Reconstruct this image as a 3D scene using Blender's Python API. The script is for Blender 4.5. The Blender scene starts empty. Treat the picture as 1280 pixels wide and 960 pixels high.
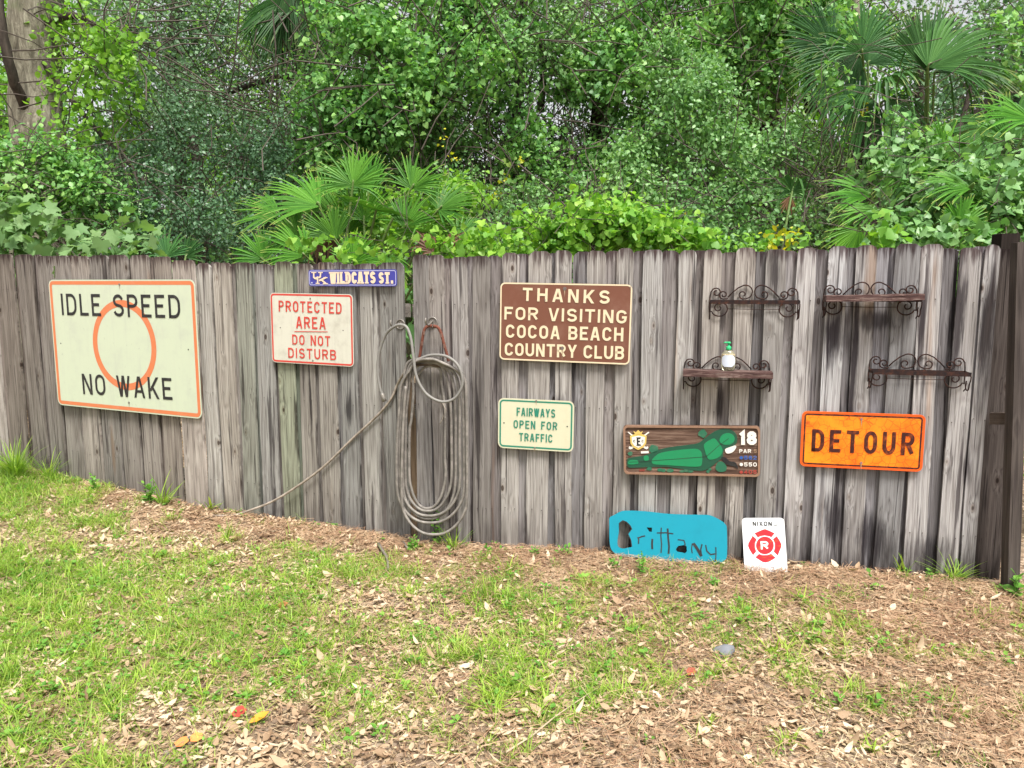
import bpy, bmesh, math, random
import numpy as np
from mathutils import Vector, Matrix
from mathutils.geometry import tessellate_polygon

R = math.radians
random.seed(7)
rng = np.random.default_rng(11)
scn = bpy.context.scene
COL = scn.collection

# ------------------------------------------------------------------ camera, world, sun
FPX, PITCH, EYE = 950.0, R(7.6), 1.62
cd = bpy.data.cameras.new("camera"); cam = bpy.data.objects.new("camera", cd); COL.objects.link(cam)
cam.location = (0, 0, EYE); cam.rotation_euler = (math.pi/2 - PITCH, 0, 0)
cd.sensor_width = 36; cd.lens = FPX/1280*36; cd.clip_end = 500; cd.clip_start = 0.05
scn.camera = cam
SUN_EL, SUN_AZ = R(62), R(205)
w = bpy.data.worlds.new("World"); scn.world = w; w.use_nodes = True
nt = w.node_tree; nt.nodes.clear()
sky = nt.nodes.new("ShaderNodeTexSky"); sky.sky_type = 'NISHITA'; sky.sun_disc = False
sky.sun_elevation = SUN_EL; sky.sun_rotation = SUN_AZ; sky.air_density = 1.0; sky.dust_density = 4.0
hs = nt.nodes.new("ShaderNodeHueSaturation"); hs.inputs['Saturation'].default_value = 0.12   # overcast: a white sky
bg = nt.nodes.new("ShaderNodeBackground"); bg.inputs['Strength'].default_value = 0.12
wo = nt.nodes.new("ShaderNodeOutputWorld")
nt.links.new(sky.outputs[0], hs.inputs['Color']); nt.links.new(hs.outputs[0], bg.inputs[0]); nt.links.new(bg.outputs[0], wo.inputs[0])
sd = bpy.data.lights.new("sun", 'SUN'); sd.energy = 3.2; sd.angle = R(18); sd.color = (1.0, 0.96, 0.9)
sun = bpy.data.objects.new("sun", sd); COL.objects.link(sun)
# light comes from behind and above the camera, a little from its right
sdir = Vector((0.35*math.cos(SUN_EL), -0.94*math.cos(SUN_EL), math.sin(SUN_EL))).normalized()
sun.rotation_euler = sdir.to_track_quat('Z', 'Y').to_euler()
sky.sun_rotation = math.atan2(sdir.x, sdir.y)
vs = scn.view_settings; vs.view_transform = 'Standard'; vs.look = 'None'; vs.exposure = 0.9; vs.gamma = 1; vs.use_curve_mapping = False
scn.cycles.max_bounces = 6; scn.cycles.diffuse_bounces = 3; scn.cycles.transmission_bounces = 4; scn.cycles.transparent_max_bounces = 4
scn.cycles.use_adaptive_sampling = True

# ------------------------------------------------------------------ pixel helpers (photo 1280 x 960)
CP, SP = math.cos(PITCH), math.sin(PITCH)
def ray(u, v):
    x = (u-640)/FPX; y = (480-v)/FPX
    return Vector((x, CP + y*SP, -SP + y*CP))
def at(u, v, Y):
    d = ray(u, v); return Vector((0, 0, EYE)) + d*(Y/d.y)
class Plane:
    def __init__(s, O, X, U):
        s.O = Vector(O); s.X = Vector(X).normalized(); s.U = Vector(U).normalized(); s.N = s.X.cross(s.U).normalized()
        if s.N.y > 0: s.N = -s.N
    def inter(s, u, v, off=0.0):
        d = ray(u, v); o = Vector((0, 0, EYE))
        t = (off + (s.O - o).dot(s.N))/d.dot(s.N)
        return o + d*t
class Seg(Plane):
    def __init__(s, a, b):
        s.a = Vector((a[0], a[1], 0)); s.b = Vector((b[0], b[1], 0)); s.L = (s.b-s.a).length
        Plane.__init__(s, s.a, s.b-s.a, (0, 0, 1))
    def pt(s, q, z, off=0.0):
        p = s.a + s.X*q + s.N*off; return Vector((p.x, p.y, z))
    def sz(s, u, v, off=0.0):
        p = s.inter(u, v, off); return (p-s.a).dot(s.X), p.z
SA = Seg((-5.9, 7.17), (-2.28, 5.52)); SB = Seg((-2.28, 5.52), (-0.64, 4.88)); SC = Seg((-0.62, 4.78), (2.54, 4.02))
def zb(X): return np.interp(X, [-7, -4.28, -2.3, -1.5, -0.67, 0.12, 1.0, 2.5, 6], [.06, .03, -.07, -.075, -.08, -.03, -.03, -.02, 0.0])
def fenceY(X): return np.interp(X, [-9, -5.9, -2.28, -0.64, 2.54, 9], [8.6, 7.17, 5.52, 4.86, 4.02, 2.5])

# ------------------------------------------------------------------ numpy value noise
_perm = rng.random((64, 64, 64))
def vnoise(x, y, z=None, f=1.0):
    x = np.asarray(x, float)*f; y = np.asarray(y, float)*f; z = (np.zeros_like(x)+.37 if z is None else np.asarray(z, float)*f)
    xi = np.floor(x).astype(int); yi = np.floor(y).astype(int); zi = np.floor(z).astype(int)
    a = x-xi; b = y-yi; c = z-zi; a = a*a*(3-2*a); b = b*b*(3-2*b); c = c*c*(3-2*c)
    def g(i, j, k): return _perm[(xi+i) & 63, (yi+j) & 63, (zi+k) & 63]
    return ((g(0,0,0)*(1-a)+g(1,0,0)*a)*(1-b)+(g(0,1,0)*(1-a)+g(1,1,0)*a)*b)*(1-c) + \
           ((g(0,0,1)*(1-a)+g(1,0,1)*a)*(1-b)+(g(0,1,1)*(1-a)+g(1,1,1)*a)*b)*c
def ground(X, Y):
    X = np.asarray(X, float); Y = np.asarray(Y, float)
    t = np.clip((Y-1.5)/(fenceY(X)-1.5), 0, 1)
    base = zb(X)*t + (-0.02)*(1-t)
    d = fenceY(X)-Y
    base = base + 0.02*np.exp(-((d-.18)/.22)**2)
    return base + 0.045*(vnoise(X, Y, f=1.1)-.5) + 0.018*(vnoise(X+9, Y+3, f=4.5)-.5)
def gz(x, y): return float(ground(x, y))

# ------------------------------------------------------------------ object helpers
def empty(name, loc, rot=None):
    o = bpy.data.objects.new(name, None); COL.objects.link(o); o.empty_display_size = .1
    o.location = loc
    if rot is not None: o.matrix_world = Matrix.Translation(loc) @ rot.to_4x4()
    return o
def tag(o, label=None, cat=None, group=None, kind=None):
    if label: o['label'] = label
    if cat: o['category'] = cat
    if group: o['group'] = group
    if kind: o['kind'] = kind
    return o
def thing(name, label, cat, loc=(0, 0, 0), group=None, rot=None):
    return tag(empty(name, Vector(loc), rot), label, cat, group)
def link(name, me, mat=None, parent=None):
    o = bpy.data.objects.new(name, me); COL.objects.link(o)
    if mat is not None and len(me.materials) == 0:
        for m in (mat if isinstance(mat, (list, tuple)) else [mat]): me.materials.append(m)
    if parent is not None: o.parent = parent
    return o
def fast_mesh(name, V, F, smooth=False):
    """V (n,3), F (m,3) triangles"""
    me = bpy.data.meshes.new(name); V = np.ascontiguousarray(V, np.float32); F = np.ascontiguousarray(F, np.int32)
    k = F.shape[1]
    me.vertices.add(len(V)); me.vertices.foreach_set('co', V.ravel())
    me.loops.add(F.size); me.loops.foreach_set('vertex_index', F.ravel())
    me.polygons.add(len(F)); me.polygons.foreach_set('loop_start', np.arange(0, F.size, k, dtype=np.int32))
    if smooth: me.polygons.foreach_set('use_smooth', np.ones(len(F), bool))
    me.update(calc_edges=True); me.validate()
    return me
class MB:
    def __init__(s): s.v = []; s.f = []; s.mi = []
    def add(s, vs, fs, mi=0):
        n = len(s.v); s.v += [tuple(v) for v in vs]; s.f += [tuple(i+n for i in f) for f in fs]; s.mi += [mi]*len(fs)
    def box(s, x0, x1, y0, y1, z0, z1, mi=0):
        s.add([(x0,y0,z0),(x1,y0,z0),(x1,y1,z0),(x0,y1,z0),(x0,y0,z1),(x1,y0,z1),(x1,y1,z1),(x0,y1,z1)],
              [(0,3,2,1),(4,5,6,7),(0,1,5,4),(1,2,6,5),(2,3,7,6),(3,0,4,7)], mi)
    def tube(s, pts, r, n=6, mi=0, closed=False, flat=1.0, cap=True):
        pts = [Vector(p) for p in pts]; m = len(pts)
        rs = r if hasattr(r, '__len__') else [r]*m
        vs = []; prev = None
        for i, p in enumerate(pts):
            a = pts[(i-1) % m] if (i > 0 or closed) else p
            b = pts[(i+1) % m] if (i < m-1 or closed) else p
            t = (b-a)
            t = t.normalized() if t.length > 1e-9 else Vector((0, 0, 1))
            if prev is None:
                up = Vector((0, 0, 1)) if abs(t.z) < .9 else Vector((1, 0, 0))
                nn = (up - t*up.dot(t)).normalized()
            else:
                nn = (prev - t*prev.dot(t))
                nn = nn.normalized() if nn.length > 1e-6 else prev
            prev = nn; bb = t.cross(nn)
            for k in range(n):
                an = 2*math.pi*k/n
                vs.append(p + nn*math.cos(an)*rs[i] + bb*math.sin(an)*rs[i]*flat)
        fs = []
        for i in range(m if closed else m-1):
            for k in range(n):
                a = i*n+k; b = i*n+(k+1) % n; c = ((i+1) % m)*n+(k+1) % n; d = ((i+1) % m)*n+k
                fs.append((a, b, c, d))
        if cap and not closed:
            fs.append(tuple(range(n-1, -1, -1))); fs.append(tuple((m-1)*n+k for k in range(n)))
        s.add(vs, fs, mi)
    def lathe(s, prof, n=20, cx=0, cy=0, z=0, sx=1, sy=1, mi=0):
        vs = []; m = len(prof)
        for r_, h in prof:
            for k in range(n):
                a = 2*math.pi*k/n; vs.append((cx+r_*math.cos(a)*sx, cy+r_*math.sin(a)*sy, z+h))
        fs = [(i*n+k, i*n+(k+1) % n, (i+1)*n+(k+1) % n, (i+1)*n+k) for i in range(m-1) for k in range(n)]
        fs.append(tuple(range(n-1, -1, -1))); fs.append(tuple((m-1)*n+k for k in range(n)))
        s.add(vs, fs, mi)
    def ribbon(s, pts, wd, y, closed=False, mi=0):
        """flat stroke in the local x,z plane at depth y (facing -y)"""
        P = [Vector((p[0], p[1])) for p in pts]; m = len(P)
        if closed and (P[0]-P[-1]).length < 1e-7: P = P[:-1]; m -= 1
        Lf = []; Rt = []
        for i in range(m):
            a = P[(i-1) % m] if (i > 0 or closed) else None
            b = P[(i+1) % m] if (i < m-1 or closed) else None
            d1 = (P[i]-a).normalized() if a is not None else None
            d2 = (b-P[i]).normalized() if b is not None else None
            if d1 is None: d1 = d2
            if d2 is None: d2 = d1
            n1 = Vector((-d1.y, d1.x)); n2 = Vector((-d2.y, d2.x)); nn = n1+n2
            if nn.length < 1e-5: nn = n1
            nn.normalize(); c = max(.42, nn.dot(n1)); o = nn*(wd/2/c)
            Lf.append(P[i]+o); Rt.append(P[i]-o)
        vs = [(p.x, y, p.y) for p in Lf]+[(p.x, y, p.y) for p in Rt]
        fs = []
        for i in range(m if closed else m-1):
            j = (i+1) % m; fs.append((i, m+i, m+j, j))
        s.add(vs, fs, mi)
    def poly(s, pts, y, thick=0.0, mi=0):
        """filled outline in local x,z at depth y (front), extruded back by thick"""
        n = len(pts); area = sum(pts[i][0]*pts[(i+1) % n][1]-pts[(i+1) % n][0]*pts[i][1] for i in range(n))
        if area < 0: pts = pts[::-1]
        tri = tessellate_polygon([[Vector((p[0], p[1], 0)) for p in pts]])
        vs = [(p[0], y, p[1]) for p in pts]; fs = []
        for t in tri:
            a, b, c = t; A, B, C = pts[a], pts[b], pts[c]
            if (B[0]-A[0])*(C[1]-A[1])-(B[1]-A[1])*(C[0]-A[0]) < 0: t = (a, c, b)
            fs.append(tuple(t))
        if thick > 0:
            vs += [(p[0], y+thick, p[1]) for p in pts]
            fs += [(b+n, a+n, c+n) for a, b, c in fs]
            fs += [(i, i+n, (i+1) % n+n, (i+1) % n) for i in range(n)]
        s.add(vs, fs, mi)
    def build(s, name, mat, parent=None, smooth=False):
        me = bpy.data.meshes.new(name); me.from_pydata(s.v, [], s.f)
        ms = mat if isinstance(mat, (list, tuple)) else [mat]
        for m in ms: me.materials.append(m)
        if len(ms) > 1: me.polygons.foreach_set('material_index', s.mi)
        if smooth: me.polygons.foreach_set('use_smooth', [True]*len(me.polygons))
        me.update()
        return link(name, me, None, parent)
def catmull(pts, n=8, closed=False):
    P = [Vector(p) for p in pts]; m = len(P); out = []
    for i in range(m if closed else m-1):
        if closed: a, b, c, d = P[i-1], P[i], P[(i+1) % m], P[(i+2) % m]
        else: a, b, c, d = P[max(i-1, 0)], P[i], P[i+1], P[min(i+2, m-1)]
        for k in range(n):
            t = k/n
            out.append(.5*((2*b)+(c-a)*t+(2*a-5*b+4*c-d)*t*t+(3*b-a-3*c+d)*t**3))
    if not closed: out.append(P[-1])
    return out

# ------------------------------------------------------------------ material helpers
class NT:
    def __init__(s, name):
        s.m = bpy.data.materials.new(name); s.m.use_nodes = True; s.t = s.m.node_tree; s.t.nodes.clear()
        s.out = s.n("ShaderNodeOutputMaterial"); s.b = s.n("ShaderNodeBsdfPrincipled")
        s.l(s.b.outputs[0], s.out.inputs[0])
    def n(s, t, **k):
        x = s.t.nodes.new(t)
        for a, b in k.items(): setattr(x, a, b)
        return x
    def l(s, a, b): s.t.links.new(a, b)
    def put(s, inp, val):
        if hasattr(val, 'is_output') or isinstance(val, bpy.types.NodeSocket): s.l(val, inp)
        else: inp.default_value = val
    def math(s, op, a, b=0.0, c=None, clamp=False):
        x = s.n("ShaderNodeMath", operation=op, use_clamp=clamp); s.put(x.inputs[0], a); s.put(x.inputs[1], b)
        if c is not None: s.put(x.inputs[2], c)
        return x.outputs[0]
    def mix(s, f, a, b, mode='MIX'):
        x = s.n("ShaderNodeMix", data_type='RGBA', blend_type=mode); s.put(x.inputs[0], f)
        s.put(x.inputs[6], a if not isinstance(a, tuple) else (*a, 1)[:4]); s.put(x.inputs[7], b if not isinstance(b, tuple) else (*b, 1)[:4])
        return x.outputs[2]
    def noise(s, vec, scale, detail=4, rough=.6, dist=0.0):
        x = s.n("ShaderNodeTexNoise"); s.put(x.inputs['Vector'], vec); x.inputs['Scale'].default_value = scale
        x.inputs['Detail'].default_value = detail; x.inputs['Roughness'].default_value = rough; x.inputs['Distortion'].default_value = dist
        return x.outputs[0]
    def mapping(s, vec, scale=(1, 1, 1), loc=(0, 0, 0)):
        x = s.n("ShaderNodeMapping"); s.l(vec, x.inputs[0]); x.inputs['Scale'].default_value = scale; s.put(x.inputs['Location'], loc)
        return x.outputs[0]
    def ramp(s, f, stops, interp='LINEAR'):
        x = s.n("ShaderNodeValToRGB"); s.put(x.inputs[0], f); cr = x.color_ramp; cr.interpolation = interp
        while len(cr.elements) > 1: cr.elements.remove(cr.elements[-1])
        cr.elements[0].position = stops[0][0]; cr.elements[0].color = (*stops[0][1], 1)
        for p, c in stops[1:]:
            e = cr.elements.new(p); e.color = (*c, 1)
        return x.outputs[0]
    def sstep(s, v, a, b):
        x = s.n("ShaderNodeMapRange", interpolation_type='SMOOTHSTEP'); s.put(x.inputs[0], v)
        x.inputs[1].default_value = a; x.inputs[2].default_value = b; x.inputs[3].default_value = 0; x.inputs[4].default_value = 1
        return x.outputs[0]
    def bump(s, h, strength=.3, dist=.01):
        x = s.n("ShaderNodeBump"); s.put(x.inputs['Height'], h); x.inputs['Strength'].default_value = strength; x.inputs['Distance'].default_value = dist
        s.l(x.outputs[0], s.b.inputs['Normal'])
    def col(s, c): s.put(s.b.inputs['Base Color'], c if not isinstance(c, tuple) else (*c, 1)[:4])
    def set(s, rough=.7, metal=0.0, spec=.3):
        s.put(s.b.inputs['Roughness'], rough); s.b.inputs['Metallic'].default_value = metal; s.b.inputs['Specular IOR Level'].default_value = spec
def painted(name, c, rough=.45, dirt=.25, metal=0.0, scale=14, dirtcol=(.25, .22, .17), spec=.4, streak=0.0):
    m = NT(name); tc = m.n("ShaderNodeTexCoord").outputs['Object']
    n1 = m.noise(tc, scale, 6, .65); n2 = m.noise(tc, scale*6, 3, .6)
    f = m.math('MULTIPLY', m.sstep(n1, .45, .8), dirt*1.6, clamp=True)
    c1 = m.mix(f, c, dirtcol)
    sp = m.math('MULTIPLY', m.sstep(n2, .62, .78), dirt*1.2, clamp=True)
    c1 = m.mix(sp, c1, tuple(x*.5 for x in dirtcol))
    if streak > 0:
        n3 = m.noise(m.mapping(tc, (30, 30, 1.6)), 1.0, 4)
        c1 = m.mix(m.math('MULTIPLY', m.sstep(n3, .5, .75), streak), c1, dirtcol)
    m.col(c1); m.set(rough, metal, spec); m.bump(n2, .06, .002); return m.m
def leafmat(name, stops, trans=.35, rough=.5, spec=.25, nscale=1.5, vein=False, clump=None):
    m = NT(name); geo = m.n("ShaderNodeNewGeometry"); rnd = geo.outputs['Random Per Island']
    tc = m.n("ShaderNodeTexCoord").outputs['Object']
    n1 = m.noise(tc, nscale, 3, .5)
    f = m.math('ADD', m.math('MULTIPLY', rnd, .55), m.math('MULTIPLY', m.math('SUBTRACT', n1, .25), .9), clamp=True)
    c = m.ramp(f, stops)
    m.col(c); m.set(rough, 0, spec)
    tr = m.n("ShaderNodeBsdfTranslucent"); m.l(m.mix(1.0, c, (1.15, 1.3, .55), 'MULTIPLY'), tr.inputs[0])
    mx = m.n("ShaderNodeMixShader"); mx.inputs[0].default_value = trans
    m.l(m.b.outputs[0], mx.inputs[1]); m.l(tr.outputs[0], mx.inputs[2]); m.l(mx.outputs[0], m.out.inputs[0])
    return m.m

# ------------------------------------------------------------------ weathered wood
def wood_mat(name, tintable=True, base=((.065, .055, .05), (.25, .232, .22), (.46, .445, .43)), grain=1.0, stain=1.0, top=True, stains=None, patch=1.0):
    m = NT(name); uv = m.n("ShaderNodeUVMap"); uv.uv_map = "grain"; oi = m.n("ShaderNodeObjectInfo")
    off = m.n("ShaderNodeCombineXYZ"); m.l(m.math('MULTIPLY', oi.outputs['Random'], 37.0), off.inputs[0]); m.l(m.math('MULTIPLY', oi.outputs['Random'], 91.0), off.inputs[1]); m.l(m.math('MULTIPLY', oi.outputs['Random'], 13.0), off.inputs[2])
    sep = m.n("ShaderNodeSeparateXYZ"); m.l(uv.outputs[0], sep.inputs[0]); x, z = sep.outputs[0], sep.outputs[1]   # z = distance from the top (m)
    add = m.n("ShaderNodeVectorMath", operation='ADD'); m.l(uv.outputs[0], add.inputs[0]); m.l(off.outputs[0], add.inputs[1]); P = add.outputs[0]
    # knots
    vo = m.n("ShaderNodeTexVoronoi"); m.l(m.mapping(P, (7.5, 3.8, 1)), vo.inputs['Vector']); vo.inputs['Scale'].default_value = 1.0; vo.inputs['Randomness'].default_value = 1
    kd = vo.outputs['Distance']; kn = m.math('SUBTRACT', 1.0, m.sstep(kd, .03, .36)); core = m.math('SUBTRACT', 1.0, m.sstep(kd, .05, .09))
    ring = m.n("ShaderNodeMath", operation='SINE'); m.l(m.math('MULTIPLY', kd, 90.0), ring.inputs[0])
    # cathedral grain: contour lines of a low stretched noise bent round the knots
    n0 = m.noise(m.mapping(P, (8, .45, 1)), 1.0, 2, .4)
    ph = m.math('ADD', m.math('MULTIPLY', n0, 80.0), m.math('MULTIPLY', kn, 7.0))
    g1 = m.n("ShaderNodeMath", operation='SINE'); m.l(ph, g1.inputs[0]); g1 = m.math('MULTIPLY_ADD', g1.outputs[0], .5, .5)
    fine = m.noise(m.mapping(P, (300, 3.2, 1)), 1.0, 4, .7)
    mid = m.noise(m.mapping(P, (62, 1.1, 1)), 1.0, 5, .7)
    big = m.noise(m.mapping(P, (9, 1.1, 1)), 1.0, 4, .6)
    v = m.math('ADD', m.math('MULTIPLY', g1, .13*grain), m.math('ADD', m.math('MULTIPLY', fine, .55), m.math('ADD', m.math('MULTIPLY', mid, .34), m.math('MULTIPLY', big, .26))))
    cr2 = m.noise(m.mapping(P, (150, 1.3, 1), (4, 4, 0)), 1.0, 5, .8)
    v = m.math('ADD', m.math('SUBTRACT', v, .40), m.math('MULTIPLY', cr2, .55))
    v = m.math('MULTIPLY_ADD', m.math('SUBTRACT', v, .5), 1.45, .56)
    c = m.ramp(v, [(.08, base[0]), (.42, base[1]), (.85, base[2])])
    # thin crisp grain lines: contours of a long drawn-out noise, bent round the knots
    for sx_, sy_, lv, wd_, am in ((26, .38, 9.0, .10, .42), (70, .9, 5.0, .09, .38)):
        gn_ = m.math('ADD', m.noise(m.mapping(P, (sx_, sy_, 1), (9, 2, 0)), 1.0, 2, .5), m.math('MULTIPLY', kn, .10))
        fr_ = m.math('ABSOLUTE', m.math('SUBTRACT', m.math('FRACT', m.math('MULTIPLY', gn_, lv)), .5))
        c = m.mix(m.math('MULTIPLY', m.math('SUBTRACT', 1.0, m.sstep(fr_, .02, wd_)), am), c, (.06, .05, .045))
    # splits
    sp = m.noise(m.mapping(P, (75, .7, 1)), 1.0, 4, .55, .1); cr = m.math('SUBTRACT', 1.0, m.sstep(sp, .325, .355))
    c = m.mix(m.math('MULTIPLY', cr, .8), c, (.028, .022, .02))
    kc = m.ramp(m.math('MULTIPLY_ADD', ring.outputs[0], .5, .5), [(0, (.09, .065, .05)), (1, (.26, .22, .19))])
    c = m.mix(m.math('MULTIPLY', m.math('SUBTRACT', 1.0, m.sstep(kd, .07, .14)), .7), c, kc)
    c = m.mix(m.math('MULTIPLY', core, .85), c, (.05, .035, .03))
    # vertical dark weather stains and ochre patches
    st = m.noise(m.mapping(P, (22, .8, 1)), 1.0, 5, .6); stf = m.math('MULTIPLY', m.sstep(st, .58, .66), .8*stain)
    c = m.mix(stf, c, (.036, .028, .030))
    oc = m.noise(m.mapping(P, (10, .7, 1), (5, 3, 0)), 1.0, 3, .5); c = m.mix(m.math('MULTIPLY', m.sstep(oc, .64, .76), .45*patch), c, (.30, .17, .085))
    lt = m.noise(m.mapping(P, (55, 3.5, 1), (2, 8, 0)), 1.0, 5, .7); c = m.mix(m.math('MULTIPLY', m.sstep(lt, .62, .76), .45*patch), c, (.50, .48, .45))
    if top:
        # dark, wine-coloured band of rot along the cut top, ragged lower edge; splash dirt near the ground
        rag = m.noise(m.mapping(P, (55, 4, 1)), 1.0, 4); e = m.math('SUBTRACT', z, m.math('MULTIPLY', m.sstep(rag, .25, .75), .11))
        c = m.mix(m.math('MULTIPLY', m.math('SUBTRACT', 1.0, m.sstep(e, -.06, .03)), .85), c, (.040, .019, .020))
        b2 = m.n("ShaderNodeUVMap"); b2.uv_map = "foot"; s2 = m.n("ShaderNodeSeparateXYZ"); m.l(b2.outputs[0], s2.inputs[0])
        e2 = m.math('SUBTRACT', s2.outputs[1], m.math('MULTIPLY', m.noise(m.mapping(P, (35, 3, 1)), 1.0, 4), .75))
        al = oi.outputs['Alpha']
        c = m.mix(m.math('MULTIPLY', m.math('SUBTRACT', 1.0, m.sstep(e2, -.38, .02)), al), c, (.045, .037, .035))
        # nail weeps: pairs of thin dark streaks under the rails
        zj = m.math('ADD', z, m.math('MULTIPLY', m.noise(P, 60.0, 1), .05))
        ax = m.math('ABSOLUTE', x); near = m.math('SUBTRACT', 1.0, m.sstep(m.math('ABSOLUTE', m.math('SUBTRACT', ax, .03)), .0015, .0045))
        acc = None
        for hz in (.29, .93, 1.58):
            k = m.math('MULTIPLY', m.sstep(m.math('SUBTRACT', z, hz), -.004, .004), m.math('SUBTRACT', 1.0, m.sstep(m.math('SUBTRACT', zj, hz), .02, .09)))
            acc = k if acc is None else m.math('MAXIMUM', acc, k)
        c = m.mix(m.math('MULTIPLY', m.math('MULTIPLY', acc, near), .4), c, (.03, .025, .025))
        if stains: c = stains(m, c, P)
    if tintable: c = m.mix(1.0, c, oi.outputs['Color'], 'MULTIPLY')
    m.col(c); m.set(.88, 0, .15)
    h = m.math('ADD', m.math('MULTIPLY', fine, .5), m.math('SUBTRACT', m.math('MULTIPLY', mid, .6), m.math('MULTIPLY', cr, .8)))
    m.bump(h, .9, .005)
    return m.m
# dark run-off stains under the shelves and along single boards, plus a darker patch inside the hose coil: (u, v, half width m, half height m, strength)
STAINS = [(1043,418,.055,.20,.95),(1066,480,.028,.75,.95),(1095,400,.16,.07,.75),(1152,398,.02,.16,.8),(1198,400,.035,.42,.9),(1236,410,.045,.42,.85),(1208,585,.03,.13,.8),(1045,650,.10,.22,.85),(1090,672,.09,.16,.8),(1160,690,.12,.10,.6),(1150,560,.03,.25,.4),(968,340,.03,.16,.8),(868,360,.02,.2,.7),(905,400,.02,.1,.6),(900,505,.035,.13,.75),(750,420,.02,.35,.5),(700,510,.04,.10,.6),(388,500,.012,.35,.9),(437,510,.03,.14,.85),(480,600,.05,.3,.5),(545,560,.12,.45,.45),(600,480,.03,.4,.5),(1028,600,.015,.5,.6)]
def stain_nodes(m, c, P):
    pos = m.n("ShaderNodeNewGeometry").outputs['Position']; acc = None
    rg_ = m.math('SUBTRACT', m.noise(m.mapping(P, (60, 3, 1)), 1.0, 4, .65), .5)
    for u, v, rx, rz, k in STAINS:
        sg_ = SB if u < 512 else SC; p = sg_.inter(u, v, .02)
        mp = m.n("ShaderNodeMapping"); m.l(pos, mp.inputs[0]); mp.inputs['Location'].default_value = (-p.x/rx, -p.y/.35, -p.z/rz); mp.inputs['Scale'].default_value = (1/rx, 1/.35, 1/rz)
        ln = m.n("ShaderNodeVectorMath", operation='LENGTH'); m.l(mp.outputs[0], ln.inputs[0])
        f = m.math('MULTIPLY', m.math('SUBTRACT', 1.0, m.sstep(m.math('ADD', ln.outputs['Value'], m.math('MULTIPLY', rg_, 2.2)), .35, 1.15)), k)
        acc = f if acc is None else m.math('MAXIMUM', acc, f)
    return m.mix(acc, c, (.030, .024, .027))
M_BOARD = wood_mat("weathered_board", stains=stain_nodes)
M_RAIL = wood_mat("weathered_rail", top=False, stain=1.3)
M_POST = wood_mat("dark_stained_post", top=False, base=((.020, .016, .015), (.050, .041, .037), (.11, .092, .082)), stain=.6, patch=.08)
M_NAIL = painted("rusty_nail", (.05, .035, .03), .7, .3)

def board(name, parent, plane_pt, width, z0, z1, thick, color, lean=0.0, ear=.032, mat=None, jag=.005, rounded=True):
    """plane_pt(x, z, y_out) -> world; one dog-eared board; x across, z up, y_out towards the viewer"""
    hw = width/2; n = 9
    def prof(z):
        return 1.0
    rows = []
    zs = list(np.linspace(z0, z1-ear, n))
    ph = random.uniform(0, 99); bow = random.uniform(-.006, .006); cup = random.uniform(-.003, .003)
    for i, z in enumerate(zs):
        t = (z-z0)/(z1-z0)
        jl = jag*(vnoise(ph, z*5)-.5)*2; jr = jag*(vnoise(ph+7, z*5)-.5)*2; b = bow*math.sin(t*math.pi)
        rows.append((-hw+jl, hw+jr, z, b))
    e1 = random.uniform(.6, 1.1)*ear; e2 = random.uniform(.6, 1.1)*ear
    dz = random.uniform(-.004, .004)
    if rounded:
        rows.append((-hw+e1*.35, hw-e2*.35, z1-ear*.45, 0)); rows.append((-hw+e1, hw-e2, z1-.004+dz, 0))
        topm = z1
    V = []; UV = []; FV = []
    def put(x, z, y):
        V.append(plane_pt(x + lean*(z-z0), z, y)); UV.append((x, z1-z)); FV.append((x, z-z0))
    for l, r_, z, b in rows:
        put(l, z, thick*.5+b-.001); put(l*.35, z, thick*.5+b+cup); put(r_*.35, z, thick*.5+b+cup); put(r_, z, thick*.5+b-.001)
        put(l, z, -thick*.5+b); put(r_, z, -thick*.5+b)
    F = []
    for i in range(len(rows)-1):
        a = i*6; c = a+6
        F += [(a, a+1, c+1, c), (a+1, a+2, c+2, c+1), (a+2, a+3, c+3, c+2), (a+3, a+5, c+5, c+3), (a+4, a, c, c+4), (a+5, a+4, c+4, c+5)]
    t = (len(rows)-1)*6
    F.append((t, t+1, t+2, t+3, t+5, t+4)); F.append((0, 4, 5, 3, 2, 1))
    me = bpy.data.meshes.new(name); me.from_pydata([tuple(v) for v in V], [], F)
    u1 = me.uv_layers.new(name="grain"); u2 = me.uv_layers.new(name="foot")
    for lp in me.loops:
        u1.data[lp.index].uv = UV[lp.vertex_index]; u2.data[lp.index].uv = FV[lp.vertex_index]
    me.materials.append(mat or M_BOARD); me.update()
    o = link(name, me, None, parent); o.color = color; return o
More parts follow.
